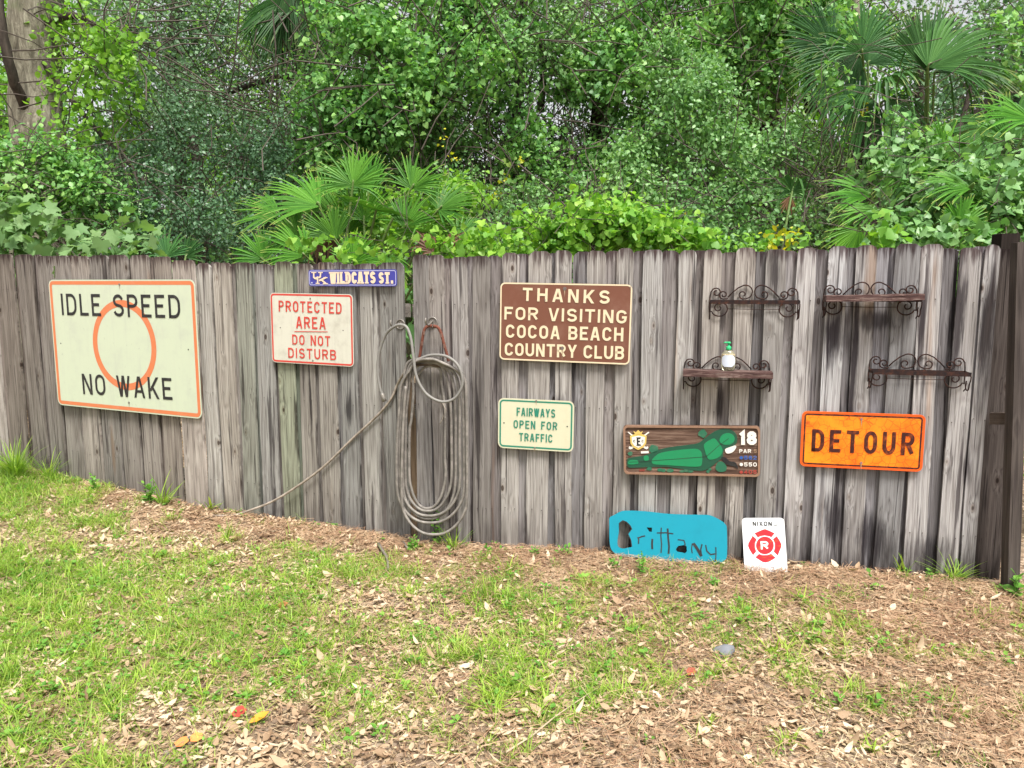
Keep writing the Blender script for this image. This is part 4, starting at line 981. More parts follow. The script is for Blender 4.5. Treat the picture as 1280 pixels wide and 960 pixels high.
def litter_dens(X, Y): return (1-.4*np.exp(-(fd(X, Y)/.6)**2)*np.interp(X, [-1.5, 0], [0, 1]))*np.clip(1.0-.25*g_dens(X, Y)+.3*(vnoise(X+8, Y+50, f=2.2)-.5), .15, 1)
def needle_dens(X, Y):
    return np.clip(np.exp(-((fd(X, Y)-.1)/.5)**2)*np.interp(X, [-3.5, -1.2, 0, 2.5], [.3, .75, 1, 1])+np.interp(X, [-2.5, -.5, .5, 2.0], [.08, .2, .4, .75])*vnoise(X+70, Y, f=1.6)**1.3*1.6, 0, 1)
M_LITTER = leafmat("dead_leaf", [(0, (.085, .055, .035)), (.22, (.24, .155, .09)), (.45, (.40, .28, .175)), (.68, (.54, .415, .28)), (.9, (.68, .57, .42)), (.97, (.34, .29, .23)), (1, (.52, .24, .07))], .12, .6, .25, 3.0)
n = 37000; P = ground_pts(n, dens=litter_dens); n = len(P); P[:, 2] += rng.uniform(.001, .026, n)
a = rng.uniform(0, 2*np.pi, n); Dr = np.stack([np.cos(a), np.sin(a), rng.normal(0, .16, n)], 1); Nn = np.stack([rng.normal(0, .27, n), rng.normal(0, .27, n), np.where(rng.random(n) < .5, 1, -1)], 1)
S = np.clip(rng.lognormal(np.log(.027), .42, n), .010, .062)
Pc = P-Dr/np.linalg.norm(Dr, axis=1, keepdims=True)*S[:, None]*.5
V, F = scatter(Pc, Dr, Nn, S, T_DEAD, W=S*rng.uniform(.6, 1.7, n), bend=rng.normal(.0, .35, n))
tag(link("leaf_litter", fast_mesh("leaf_litter", V, F), M_LITTER), "dry tan and brown oak leaves strewn over the ground", "fallen leaves", kind="stuff")
M_CHIP = leafmat("leaf_fragment", [(0, (.09, .06, .045)), (.4, (.29, .20, .12)), (.75, (.50, .39, .24)), (1, (.66, .56, .38))], .05, .7, .15, 3.0)
n = 60000; P = ground_pts(n, dens=lambda X, Y: np.clip(litter_dens(X, Y)+.15, 0, 1)); n = len(P); P[:, 2] += rng.uniform(0, .01, n)
a = rng.uniform(0, 2*np.pi, n); Dr = np.stack([np.cos(a), np.sin(a), rng.normal(0, .2, n)], 1); Nn = np.stack([rng.normal(0, .4, n), rng.normal(0, .4, n), np.ones(n)], 1)
S = rng.uniform(.006, .024, n); V, F = scatter(P, Dr, Nn, S, T_SMALL, W=S*rng.uniform(.7, 2.2, n))
tag(link("leaf_crumbs", fast_mesh("leaf_crumbs", V, F), M_CHIP), "small broken bits of dry leaf and bark between the leaves", "leaf crumbs", kind="stuff")
M_STRAW = leafmat("pine_straw", [(0, (.13, .055, .03)), (.4, (.31, .18, .105)), (.7, (.47, .31, .19)), (1, (.66, .50, .34))], .0, .6, .2, 2.0)
n = 44000; P = ground_pts(n, dens=needle_dens); n = len(P); P[:, 2] += rng.uniform(.003, .034, n)
a = rng.uniform(0, 2*np.pi, n); Dr = np.stack([np.cos(a), np.sin(a), rng.normal(0, .12, n)], 1); Nn = np.stack([rng.normal(0, .5, n), rng.normal(0, .5, n), np.ones(n)], 1)
S = rng.uniform(.05, .15, n); V, F = scatter(P-Dr*S[:, None]*.5, Dr, Nn, S, T_NEEDLE, W=rng.uniform(.0014, .0024, n), bend=rng.normal(0, .14, n))
ok_ = V.reshape(n, 5, 3); bad = (ok_[:, :, 1] > fenceY(ok_[:, :, 0])-.01).any(1); F = F.reshape(n, -1, 3)[~bad].reshape(-1, 3)
tag(link("pine_straw", fast_mesh("pine_straw", V, F), M_STRAW), "reddish brown pine needles lying along the fence foot", "pine straw", kind="stuff")
# dry grass thatch
M_THATCH = leafmat("dry_thatch", [(0, (.24, .16, .10)), (.5, (.50, .39, .24)), (1, (.70, .60, .42))], .1, .6, .2, 2.0)
n = 50000; P = ground_pts(n, dens=lambda X, Y: np.clip(.45+g_dens(X, Y)*.3, 0, 1)); n = len(P)
a = rng.uniform(0, 2*np.pi, n); Dr = np.stack([np.cos(a), np.sin(a), rng.uniform(.0, .5, n)], 1); Nn = rdir(n); Nn[:, 2] += 1
S = rng.uniform(.03, .09, n); V, F = scatter(P, Dr, Nn, S, T_NEEDLE, W=rng.uniform(.0016, .003, n), bend=rng.normal(-.1, .2, n))
tag(link("dry_grass", fast_mesh("dry_grass", V, F), M_THATCH), "straw coloured dry grass stems lying in the lawn", "dry grass", kind="stuff")
M_GRASS = leafmat("grass_blade", [(0, (.09, .18, .025)), (.3, (.18, .32, .04)), (.55, (.28, .42, .06)), (.78, (.42, .50, .11)), (1, (.58, .50, .24))], .4, .5, .3, 1.4)
# grass grows in small tufts
nt_ = 12500; C0 = ground_pts(nt_, dens=g_dens); nt_ = len(C0); per = rng.integers(3, 11, nt_); idx = np.repeat(np.arange(nt_), per); n = len(idx)
P = C0[idx]+np.column_stack([rng.normal(0, .012, (n, 2)), np.zeros(n)]); hts = (rng.uniform(.028, .085, nt_)*(.65+.75*vnoise(C0[:, 0]+5, C0[:, 1]+15, f=2)))[idx]*rng.uniform(.5, 1.3, n)
hts *= np.interp(P[:, 0], [-4.5, -3, -1.2, 0, 2], [1.8, 1.4, 1.1, .9, .8])
a = rng.uniform(0, 2*np.pi, n); spread = rng.uniform(.2, 1.6, n); Dr = np.stack([np.cos(a)*spread, np.sin(a)*spread, np.ones(n)], 1); Nn = np.stack([-np.cos(a), -np.sin(a), spread], 1)
V, F = scatter(P, Dr, Nn, hts, T_BLADE, W=rng.uniform(.0022, .0052, n), bend=-rng.uniform(.1, .7, n))
print("grass blades", n)
tag(link("lawn_grass", fast_mesh("lawn_grass", V, F), M_GRASS), "thin patchy yellow green grass growing through the leaf litter", "grass", kind="stuff")
nt_ = 850; C0 = ground_pts(nt_, dens=lambda X, Y: g_dens(X, Y)**1.5); nt_ = len(C0); per = rng.integers(9, 24, nt_); idx = np.repeat(np.arange(nt_), per); n = len(idx)
P = C0[idx]+np.column_stack([rng.normal(0, .016, (n, 2)), np.zeros(n)]); hts = rng.uniform(.04, .105, nt_)[idx]*rng.uniform(.5, 1.2, n)
a = rng.uniform(0, 2*np.pi, n); spread = rng.uniform(.2, 1.5, n); Dr = np.stack([np.cos(a)*spread, np.sin(a)*spread, np.ones(n)], 1); Nn = np.stack([-np.cos(a), -np.sin(a), spread], 1)
V, F = scatter(P, Dr, Nn, hts, T_BLADE, W=rng.uniform(.003, .0075, n), bend=-rng.uniform(.2, .9, n))
tag(link("grass_clumps", fast_mesh("grass_clumps", V, F), leafmat("tall_blade", [(0, (.17, .30, .03)), (.5, (.33, .50, .06)), (1, (.55, .60, .14))], .4, .45, .3, 1.4)), "taller bright grass clumps standing out of the thin lawn", "grass", kind="stuff")
M_WEED = leafmat("weed_leaf", [(0, (.07, .20, .03)), (.5, (.15, .34, .05)), (1, (.30, .48, .09))], .35, .5, .3, 1.4)
nt_ = 1500; C0 = ground_pts(nt_, dens=lambda X, Y: np.clip(g_dens(X, Y)*.8+.5*np.exp(-(fd(X, Y)/.16)**2)*(vnoise(X+4, Y, f=3)>.5), 0, 1)); nt_ = len(C0); idx = np.repeat(np.arange(nt_), 6); n = len(idx)
a = rng.uniform(0, 2*np.pi, n); P = C0[idx]+np.column_stack([np.cos(a)*.01, np.sin(a)*.01, rng.uniform(.008, .04, n)]); Dr = np.stack([np.cos(a), np.sin(a), rng.uniform(-.1, .6, n)], 1); Nn = np.stack([rng.normal(0, .2, n), rng.normal(0, .2, n), np.ones(n)], 1)
S = rng.uniform(.012, .032, nt_)[idx]*rng.uniform(.7, 1.2, n); V, F = scatter(P, Dr, Nn, S, T_OVAL, W=S*1.3)
tag(link("ground_weeds", fast_mesh("ground_weeds", V, F), M_WEED), "low broad leaved green weeds dotted through the lawn", "weeds", kind="stuff")
# leaf litter and low growth in the wood beyond the fence
n = 9000; X = rng.uniform(-7, 7, n); Y = fenceY(X)+rng.uniform(.15, 5, n); P = np.column_stack([X, Y, ground(X, Y)+.01]); a = rng.uniform(0, 2*np.pi, n)
Dr = np.stack([np.cos(a), np.sin(a), rng.normal(0, .3, n)], 1); Nn = np.stack([rng.normal(0, .5, n), rng.normal(0, .5, n), np.ones(n)], 1); S = rng.uniform(.04, .1, n); V, F = scatter(P, Dr, Nn, S, T_DEAD)
tag(link("woodland_litter", fast_mesh("woodland_litter", V, F), M_LITTER), "brown fallen leaves on the woodland floor beyond the fence", "fallen leaves", kind="stuff")

# ---- single weeds and tufts at the fence foot, each its own thing
def plant_tuft(label, u, v, Y, nb, hgt, wd, spread=.8, name="grass_tuft", cat="grass tuft", mat=None):
    p = at(u, v, Y); p.z = gz(p.x, p.y)
    a = rng.uniform(0, 2*np.pi, nb); s_ = rng.uniform(.1, spread, nb); Dr = np.stack([np.cos(a)*s_, np.sin(a)*s_*.5-.1, np.ones(nb)], 1); Nn = np.stack([-np.cos(a), -np.sin(a), s_], 1)
    P = np.column_stack([rng.normal(0, .018, nb), rng.normal(0, .012, nb), np.zeros(nb)-.005]); hh = hgt*rng.uniform(.45, 1.1, nb)
    V, F = scatter(P, Dr, Nn, hh, T_BLADE, W=wd*rng.uniform(.6, 1.2, nb), bend=-rng.uniform(.1, .8, nb)*spread)
    o = link(name, fast_mesh(name, V, F), mat or M_GRASS); o.location = p; tag(o, label, cat); return o
def broad_weed(label, u, v, Y, stems, hgt, ls, mat=None, name="weed_plant"):
    p = at(u, v, Y); p.z = gz(p.x, p.y); root = thing(name, label, "weed", p); Ps = []; Ds = []; Ns = []; Ss = []
    mb = MB()
    for s_ in range(stems):
        a = random.uniform(0, 6.28); r_ = random.uniform(.05, .3)*hgt; h = hgt*random.uniform(.6, 1.05); x0, y0 = random.uniform(-.02, .02), random.uniform(-.01, .01)
        tip = Vector((x0+math.cos(a)*r_, y0+math.sin(a)*r_*.4, h)); mb.tube([(x0, y0, -.01), ((x0+tip.x)*.45, (y0+tip.y)*.45, h*.5), tip], [.0022, .0018, .001], 5)
        k = max(4, int(h/(ls*.4)))
        for i in range(k):
            t = (i+1)/k; b = i*2.4+a; q_ = Vector((x0, y0, 0)).lerp(tip, t)
            Ps.append(tuple(q_)); Ds.append((math.cos(b), math.sin(b), random.uniform(.05, .7) if t < .95 else 1.2)); Ns.append((random.gauss(0, .2), -.3, 1)); Ss.append(ls*random.uniform(.6, 1.15)*(1.1-.4*t))
    mb.build("stem", M_WEED, root)
    V, F = scatter(np.array(Ps), np.array(Ds), np.array(Ns), Ss, T_OVAL, W=np.array(Ss)*1.45); o = link("foliage", fast_mesh("foliage", V, F), mat or M_WEED, root)
    return root
plant_tuft("tall lush grass clump at the far end of the fence foot, largest tuft", 22, 612, 6.05, 150, .34, .010, .9)
plant_tuft("long bladed grass growing at the foot below the big cream sign", 60, 604, 6.05, 40, .26, .009)
plant_tuft("broad bladed grass clump just before the cover board", 205, 632, 5.5, 26, .26, .015, .9)
plant_tuft("two bright arching blades just past the cover board", 262, 622, 5.42, 7, .22, .018, .9)
plant_tuft("upright grass tuft growing among dry leaves before the hose end", 288, 697, 4.80, 26, .16, .007, .5)
plant_tuft("green grass tuft at the foot of the hose coil", 370, 0, 1, 1, .01, .001) if False else plant_tuft("green grass tuft at the foot of the hose coil", 566, 685, 4.62, 34, .20, .008, .8)
plant_tuft("pale upright grass tuft in the lawn in front of the coil", 608, 758, 3.86, 34, .17, .0045, .35)
plant_tuft("slim grass tuft beside the pale upright tuft", 658, 765, 3.78, 18, .13, .0045, .4)
plant_tuft("single stiff blades rising at the fence below the orange sign", 1128, 728, 4.08, 9, .19, .014, .6)
plant_tuft("spreading grass tuft beside the dark post", 1190, 735, 3.98, 60, .19, .007, 1.1)
plant_tuft("bright grass tuft in the lawn at the near side", 15, 870, 3.0, 60, .13, .006, .8)
broad_weed("leafy green weed climbing through the boards inside the hose coil", 553, 662, 4.72, 3, .26, .05)
broad_weed("low leafy weed before the coil foot", 520, 690, 4.62, 5, .09, .045)
broad_weed("small round leaved weed at the foot of the fence before the turquoise board", 705, 694, 4.43, 4, .075, .04)
broad_weed("tiny weed between the coil and the small round leaved weed", 612, 690, 4.52, 3, .06, .035)
broad_weed("light green weed in front of the turquoise board", 802, 712, 4.12, 3, .15, .035)
broad_weed("bushy light green weed at the near corner of the turquoise board", 771, 710, 4.2, 4, .09, .035)
broad_weed("leafy weed at the foot of the dark post", 1272, 745, 3.78, 3, .16, .07)
broad_weed("narrow leaved weed at the foot of the fence under the big cream sign", 118, 604, 5.75, 5, .14, .045)
broad_weed("broad leaved weed before the cover board", 186, 625, 5.5, 5, .17, .06)
broad_weed("small weed under the sign with green lettering", 668, 690, 4.45, 3, .05, .03)
broad_weed("dense little weed in the pine straw before the white plate", 893, 735, 3.96, 7, .05, .028)
# red and orange fallen leaves, sticks, stone
def fallen(label, u, v, Y, size, col, ang, wd=1.6):
    p = at(u, v, Y); p.z = gz(p.x, p.y)+.022
    V, F = scatter(np.array([[0, 0, 0.]]), np.array([[math.cos(ang), math.sin(ang), .05]]), np.array([[.1, -.25, 1.]]), [size], T_OVAL, W=[size*wd], bend=[.15])
    o = link("fallen_leaf", fast_mesh("fallen_leaf", V, F), painted("leaf_"+str(len(bpy.data.materials)), col, .6, .1, scale=60, dirtcol=(.15, .07, .04))); o.location = p; tag(o, label, "fallen leaf")
fallen("dark red fallen leaf lying nearest the grass edge", 288, 876, 2.73, .06, (.33, .045, .03), .2, 2.2)
fallen("long amber fallen leaf beside the dark red one", 310, 892, 2.66, .085, (.55, .25, .02), .8, .9)
fallen("orange fallen leaf, first of the pair at the bottom edge", 218, 930, 2.52, .055, (.68, .22, .06), 0, 1.9)
fallen("orange fallen leaf lying across a grey stick", 238, 928, 2.53, .05, (.66, .26, .07), 1.0, 1.9)
fallen("rusty red leaf in the grass below the cream sign stretch", 345, 746, 3.72, .06, (.36, .12, .05), .4, 1.7)
fallen("red leaf lying in front of the small grey stone", 860, 840, 3.0, .06, (.30, .07, .04), .9, 1.4)
M_STK = painted("grey_bark_stick", (.17, .145, .12), .85, .5, scale=50, dirtcol=(.06, .05, .04)); M_STK2 = painted("tan_stick", (.42, .33, .22), .8, .3, scale=50)
def stick(label, u0, v0, Y0, u1, v1, Y1, r_, mat, lift=.012, bends=3):
    a = at(u0, v0, Y0); b = at(u1, v1, Y1)
    if lift < .1: a.z = gz(a.x, a.y)+lift; b.z = gz(b.x, b.y)+lift
    pts = [(a.lerp(b, t)+Vector((random.uniform(-1, 1), random.uniform(-1, 1), random.uniform(-.4, .6)))*(r_*1.8 if 0 < t < 1 else 0)) for t in np.linspace(0, 1, bends+2)]
    mb = MB(); m_ = a.copy(); mb.tube([p-m_ for p in pts], list(np.linspace(r_, r_*.55, len(pts))), 7); o = mb.build("stick", mat, None, True); o.location = m_; tag(o, label, "stick")
stick("short grey stick standing out of the grass before the coil", 473, 672, 4.66, 485, 712, 4.25, .011, M_STK, .03)
stick("pale grey stick fragment among the orange leaves", 208, 944, 2.47, 240, 922, 2.57, .013, M_STK)
stick("long thin tan stem slanting through the leaves", 632, 948, 2.44, 745, 852, 2.86, .0035, M_STK2, .03)
stick("dark twig lying in the grass near the far end", 75, 722, 4.0, 135, 720, 3.98, .006, M_STK)
stick("bent brown twig hanging at the bottom of the coil", 510, 700, 4.6, 503, 668, 4.7, .006, M_STK, .03)
pst = at(905, 808, 3.24); mb = MB(); mb.lathe([(.001,-.01),(.04,-.005),(.052,.01),(.045,.03),(.02,.042),(.001,.044)], 12)
mb.v = [(x*(1+.25*math.sin(3*math.atan2(y, x))), y*.75, z+.006*math.sin(40*x)) for x, y, z in mb.v]; o = mb.build("stone", painted("grey_stone", (.16, .17, .19), .85, .4, scale=40), None, True); pst.z = gz(pst.x, pst.y); o.location = pst; tag(o, "small blue grey stone half hidden in the litter", "stone")
# something blue shows through the broken board foot
bl = at(656, 672, 4.95); bl.z = gz(bl.x, bl.y); o = MB(); o.lathe([(.001,0),(.11,0),(.125,.22),(.132,.222),(.132,.235),(.12,.235),(.118,.05),(.001,.05)], 20); o = o.build("bucket", painted("blue_plastic", (.03, .12, .42), .4, .1), None, True); o.location = bl; tag(o, "blue bucket glimpsed through the broken board foot", "bucket")

# ================================================================== foliage crowns
LV = {
 'vine': leafmat("vine_leaf", [(0, (0.059, 0.171, 0.053)), (.3, (0.118, 0.289, 0.080)), (.6, (0.210, 0.420, 0.120)), (.85, (0.355, 0.578, 0.173)), (1, (0.525, 0.683, 0.160))], .35, .42, .34, 1.3),
 'lime': leafmat("lime_leaf", [(0, (0.083, 0.228, 0.031)), (.4, (0.166, 0.373, 0.052)), (.75, (0.276, 0.486, 0.063)), (1, (0.423, 0.580, 0.094))], .4, .42, .34, 1.6),
 'dark': leafmat("dark_leaf", [(0, (0.038, 0.090, 0.046)), (.45, (0.077, 0.161, 0.078)), (.8, (0.129, 0.245, 0.124)), (1, (0.205, 0.347, 0.182))], .25, .4, .38, 1.3),
 'grey': leafmat("greygreen_leaf", [(0, (0.061, 0.124, 0.062)), (.45, (0.123, 0.223, 0.113)), (.8, (0.198, 0.321, 0.175)), (1, (0.297, 0.433, 0.239))], .3, .4, .38, .9),
 'mid': leafmat("mid_leaf", [(0, (0.066, 0.171, 0.060)), (.4, (0.145, 0.302, 0.100)), (.75, (0.249, 0.433, 0.160)), (1, (0.394, 0.590, 0.240))], .33, .4, .38, 1.2),
 'bright': leafmat("bright_leaf", [(0, (0.107, 0.251, 0.036)), (.5, (0.203, 0.404, 0.054)), (1, (0.357, 0.571, 0.085))], .45, .42, .34, 1.4),
 'grape': leafmat("grape_leaf", [(0, (0.090, 0.198, 0.067)), (.5, (0.172, 0.307, 0.115)), (1, (0.271, 0.406, 0.168))], .35, .55, .3, 2.0),
 'yellow': leafmat("yellow_leaf", [(0, (0.324, 0.400, 0.025)), (.6, (0.518, 0.500, 0.033)), (1, (0.626, 0.420, 0.041))], .4, .5, .3, 2.0),
}
M_TWIG = painted("dry_twig", (.075, .06, .047), .85, .4, scale=20, dirtcol=(.05, .04, .035))
bk = NT("grey_bark"); tcc = bk.n("ShaderNodeTexCoord").outputs['Object']; n1 = bk.noise(bk.mapping(tcc, (16, 16, 4)), 1.0, 7, .75, .8); n2 = bk.noise(tcc, 40, 4)
c = bk.ramp(n1, [(.3, (.06, .055, .042)), (.5, (.22, .20, .15)), (.7, (.42, .40, .31))]); c = bk.mix(bk.math('MULTIPLY', bk.sstep(bk.noise(tcc, 2.5, 3), .5, .65), .45), c, (.13, .17, .075)); bk.col(c); bk.set(.9, 0, .15); bk.bump(n1, 1.0, .03); M_BARK = bk.m
bk = NT("dark_bark"); tcc = bk.n("ShaderNodeTexCoord").outputs['Object']; n1 = bk.noise(bk.mapping(tcc, (14, 14, 3)), 1.0, 6, .7, .5)
bk.col(bk.ramp(n1, [(.3, (.02, .017, .015)), (.7, (.10, .08, .065))])); bk.set(.9, 0, .15); bk.bump(n1, 1.0, .02); M_DBARK = bk.m

def lumps_from(spec, sub=14, k=.42, seed=0):
    """spec: (u, v, Y, r[, squash]) main masses; each grows smaller lumps on its skin"""
    rg = np.random.default_rng(seed+100); C = []; Rr = []
    for s_ in spec:
        c = np.array(at(s_[0], s_[1], s_[2])); r_ = s_[3]; sq = s_[4] if len(s_) > 4 else 1.0
        C.append(c); Rr.append(r_*.78)
        d = rg.normal(size=(sub, 3)); d /= np.linalg.norm(d, axis=1, keepdims=True); d[:, 1] = -np.abs(d[:, 1])*.9+.2
        for q_ in d:
            rr_ = r_*k*rg.uniform(.55, 1.25); C.append(c+q_*np.array([1, 1, sq])*r_*rg.uniform(.65, 1.0)); Rr.append(rr_)
    return np.array(C), np.array(Rr)
def crown_mesh(spec, n, size, tmpl, seed=0, sub=14, k=.42, up=.55, jit=.55, wid=1.0, droop=.3, fill=.3, shaggy=.16, zmin=.1, aspect=1.0):
    rg = np.random.default_rng(seed+500); C, Rr = lumps_from(spec, sub, k, seed); wgt = Rr**2; wgt /= wgt.sum(); idx = rg.choice(len(C), n, p=wgt)
    # leaves sit on twigs: groups share a direction so the mass reads as sprays
    ng = max(1, n//7); gi = rg.choice(len(C), ng, p=wgt); d = rg.normal(size=(ng, 3)); d /= np.linalg.norm(d, axis=1, keepdims=True)
    flip = (d[:, 1] > .35) & (rg.random(ng) < .75); d[flip, 1] *= -1
    rad = Rr[gi]*(1+rg.normal(0, shaggy, ng)); inn = rg.random(ng) < fill; rad[inn] *= rg.uniform(.45, .9, inn.sum())
    G0 = C[gi]+d*rad[:, None]; G0 += (np.stack([vnoise(G0[:, 0]+i*9, G0[:, 1], G0[:, 2], f=2.2) for i in range(3)], 1)-.5)*.22
    # sprays thin out in patches so that gaps open
    keep = vnoise(G0[:, 0]+50, G0[:, 1], G0[:, 2], f=2.6)+rg.random(ng)*.55 > .545; G0 = G0[keep]; d = d[keep]; ng = len(G0)
    tw = d+rg.normal(0, .6, (ng, 3)); tw[:, 2] -= droop; tw /= np.linalg.norm(tw, axis=1, keepdims=True)
    g = np.repeat(np.arange(ng), 7); t = np.tile(np.linspace(-.5, .5, 7), ng); m = len(g)
    P = G0[g]+tw[g]*(t*size*5.2)[:, None]+rg.normal(0, size*.55, (m, 3))
    side = np.cross(tw[g], rg.normal(size=(m, 3))); side /= np.linalg.norm(side, axis=1, keepdims=True)
    Dr = tw[g]*.6+side; Dr[:, 2] -= droop*.5; Nn = d[g]*.6+rg.normal(0, jit, (m, 3)); Nn[:, 2] += up
    S = size*rg.uniform(.55, 1.25, m)
    ok = P[:, 2] > zmin; P, Dr, Nn, S = P[ok], Dr[ok], Nn[ok], S[ok]
    V, F = scatter(P, Dr, Nn, S, tmpl, W=S*wid, bend=-rg.uniform(0, .35, len(S)))
    return V, F, G0, tw
def twigs_mesh(G0, tw, n, ln, r_, seed=0, droop=.4):
    rg = np.random.default_rng(seed+900); mb = MB(); idx = rg.choice(len(G0), min(n, len(G0)), replace=False)
    for i in idx:
        p = Vector(G0[i]); d = Vector(-tw[i])+Vector(rg.normal(0, .3, 3)); d.normalize(); pts = [p]
        for s_ in range(4):
            d = (d+Vector(rg.normal(0, .28, 3))+Vector((0, .1, -droop*.25))).normalized(); pts.append(pts[-1]+d*ln/4)
        mb.tube(pts, list(np.linspace(r_*.4, r_, 5)), 4, cap=False)
    return mb
def bush(name, label, cat, spec, n, size, tmpl, mat, seed, twigs=60, trunk=None, group=None, tl=.7, tr=.006, extra=(), shift=True, **kw):
    V, F, G0, tw = crown_mesh(spec, n, size, tmpl, seed, **kw)
    base = at(spec[0][0], spec[0][1], spec[0][2])
    if trunk: base = Vector((trunk[0][0], trunk[0][1], 0))
    base.z = gz(base.x, base.y); root = thing(name, label, cat, base, group); V = V-np.array(base)
    link("foliage" if cat in ("shrub", "vine", "bush") else "crown", fast_mesh("crown", V, F), mat, root)
    if twigs:
        mb = twigs_mesh(G0-np.array(base), tw, twigs, tl, tr, seed); mb.build("twigs", M_TWIG, root)['kind'] = "stuff"
    if trunk:
        for j, (pts, r0, r1, mt) in enumerate([(t[:-3], t[-3], t[-2], t[-1]) for t in [trunk]+list(extra)]):
            mb = MB(); P = catmull([Vector(p)-base for p in pts], 4); mb.tube([p+Vector((random.uniform(-1, 1), random.uniform(-1, 1), 0))*r1*.15 for p in P], list(np.linspace(r0, r1, len(P))), 14); mb.build("trunk" if j == 0 else "limb", mt, root, True)
    return root
def T(pts, r0, r1, mt=None): return tuple([tuple(p) for p in pts])+(r0, r1, mt or M_DBARK)
def A3(u, v, Y): return tuple(at(u, v, Y))
def gp_(u, Y):
    x = at(u, 400, Y).x; return (x, Y, gz(x, Y)-.1)

# ---- far wood closing the view
far = []
for i, (u, v, Y, r_) in enumerate([(-120,200,16,2.6),(60,260,15,2.4),(200,230,17,2.4),(330,250,15,2.2),(470,240,16,2.5),(620,250,17,2.5),(760,240,16,2.5),(900,240,16,2.5),(1040,250,15,2.4),(1180,250,16,2.4),(1330,220,15,2.6),(1450,200,14,2.6),(-240,220,14,2.6)]): far.append((u, v, Y, r_))
V, F, G0, tw = crown_mesh([(u, v+30, Y+1.5, r_*1.0) for u, v, Y, r_ in far]+[(u+70, 330, Y-1, 1.7) for u, v, Y, r_ in far], 52000, .22, T_SMALL, 1, sub=18, wid=2.2, zmin=0)
tag(link("far_woods", fast_mesh("far_woods", V, F), LV['mid']), "hazy mid green wood mass closing the view behind everything", "woods", kind="stuff")
FARSPEC = [(20,60,15,1.7),(215,55,16,1.9),(330,95,15,1.4),(505,30,15,1.7),(640,20,16,1.9),(800,30,15,1.9),(905,70,15,1.5),(1020,60,14,1.3),(1230,90,13,1.4)]
labs = ["pale broadleaf tree far behind the big oak trunk", "tall pale tree far behind the dark grey green tree", "pale tree far behind the hanging dead palm skirt", "tall broadleaf tree far behind the brightest vine tower", "tall broadleaf tree far behind the vine covered middle tree", "tall broadleaf tree far behind the forked dark trunk", "broadleaf tree far behind the tall vine curtain", "pale tree far behind the fan palm heads", "dense dark tree far behind the last fan palm"]
for i, (s_, lb) in enumerate(zip(FARSPEC, labs)):
    x = at(s_[0], 300, s_[2]).x
    bush("broadleaf_tree", lb, "tree", [s_, (s_[0]+random.uniform(-30, 30), s_[1]+100, s_[2], s_[3]*.8)], 6500, .10, T_SMALL, LV['bright' if i in (0, 2, 7) else 'mid'], 20+i, 40, T([gp_(s_[0], s_[2]), (x+.2, s_[2], 2.5), (x-.1, s_[2]-.1, 5)], .16, .07, M_BARK), "tall trees far behind the thicket", tl=1.6, tr=.015, wid=1.8)

# ---- big oak at the far end: pale trunk, dark limb, hanging bright leaves
bx = at(44, 200, 9.6).x
oak = bush("oak_tree", "large pale barked oak with a dark limb at the far corner", "tree", [(125,85,8.8,.40,.8),(155,70,8.6,.30,.7),(100,165,8.7,.26,.6),(160,115,8.5,.22,.6),(100,30,9.4,.35,.6),(150,165,8.9,.22,.6),(-20,60,9.6,.35),(90,110,8.9,.25)], 3000, .072, T_OVAL, LV['bright'], 40, 90,
  T([gp_(48, 9.6), A3(48, 250, 9.6), A3(46, 150, 9.6), A3(44, 60, 9.6), A3(52, -60, 9.6), A3(60, -200, 9.7)], .31, .27, M_BARK), tl=1.2, tr=.009, extra=[T([A3(34, 140, 9.4), A3(14, 90, 9.1), A3(2, 30, 9.0), A3(-6, -40, 9.0)], .06, .05), T([A3(50,70,9.5), A3(110,150,9.0), A3(175,220,8.6), A3(195,250,8.4)], .035, .01), T([A3(55,30,9.5), A3(100,20,9.1), A3(150,60,8.8)], .05, .015)], wid=1.6, shaggy=.35, sub=10, droop=.5)
# ---- dense shrubs at the far end
bush("layered_shrub", "layered mid green shrub filling the far corner below the oak", "shrub", [(40,225,7.9,.45,.8),(110,240,8.0,.42,.8),(-30,235,7.8,.5),(70,205,8.2,.3,.7),(150,270,8.2,.4),(20,290,8.2,.5)], 8500, .06, T_OVAL, LV['vine'], 41, 260, T([gp_(60, 8.4), A3(55, 300, 8.3), A3(40, 240, 8.1)], .05, .02), None, .9, .006, wid=1.5, up=1.1, jit=.35, droop=.12)
bush("yaupon_tree", "dense dark fine leaved tree behind the far fence stretch", "tree", [(200,250,8.6,.62),(270,275,8.5,.55),(330,220,8.9,.6),(165,200,9.2,.6),(250,190,9.2,.7),(310,290,8.8,.5),(370,250,9.3,.5),(200,310,8.4,.45)], 24000, .042, T_SMALL, LV['dark'], 42, 200, T([gp_(255, 9.3), A3(250, 250, 9.2), A3(240, 170, 9.3)], .08, .04), None, 1.0, .006, sub=16, wid=1.7, k=.4)
bush("cedar_elm_tree", "tall grey green fine leaved tree above the dark one", "tree", [(190,110,10.6,.9,.8),(280,70,11.0,1.0),(370,130,10.8,.8,.7),(240,20,11.2,.9),(330,170,10.2,.7,.6),(155,60,11.2,.6),(240,150,10.0,.6,.6),(390,190,10.0,.6)], 23000, .056, T_SMALL, LV['grey'], 43, 220, T([gp_(225, 11), A3(222, 200, 11), A3(215, 80, 11), A3(225, -30, 11)], .13, .07), None, 1.8, .010, extra=[T([A3(215,150,11), A3(300,110,10.6), A3(395,90,10.2), A3(430,100,10)], .05, .015), T([A3(300,200,9.8), A3(350,190,9.8), A3(400,215,9.6)], .04, .012)], wid=1.6, shaggy=.28)
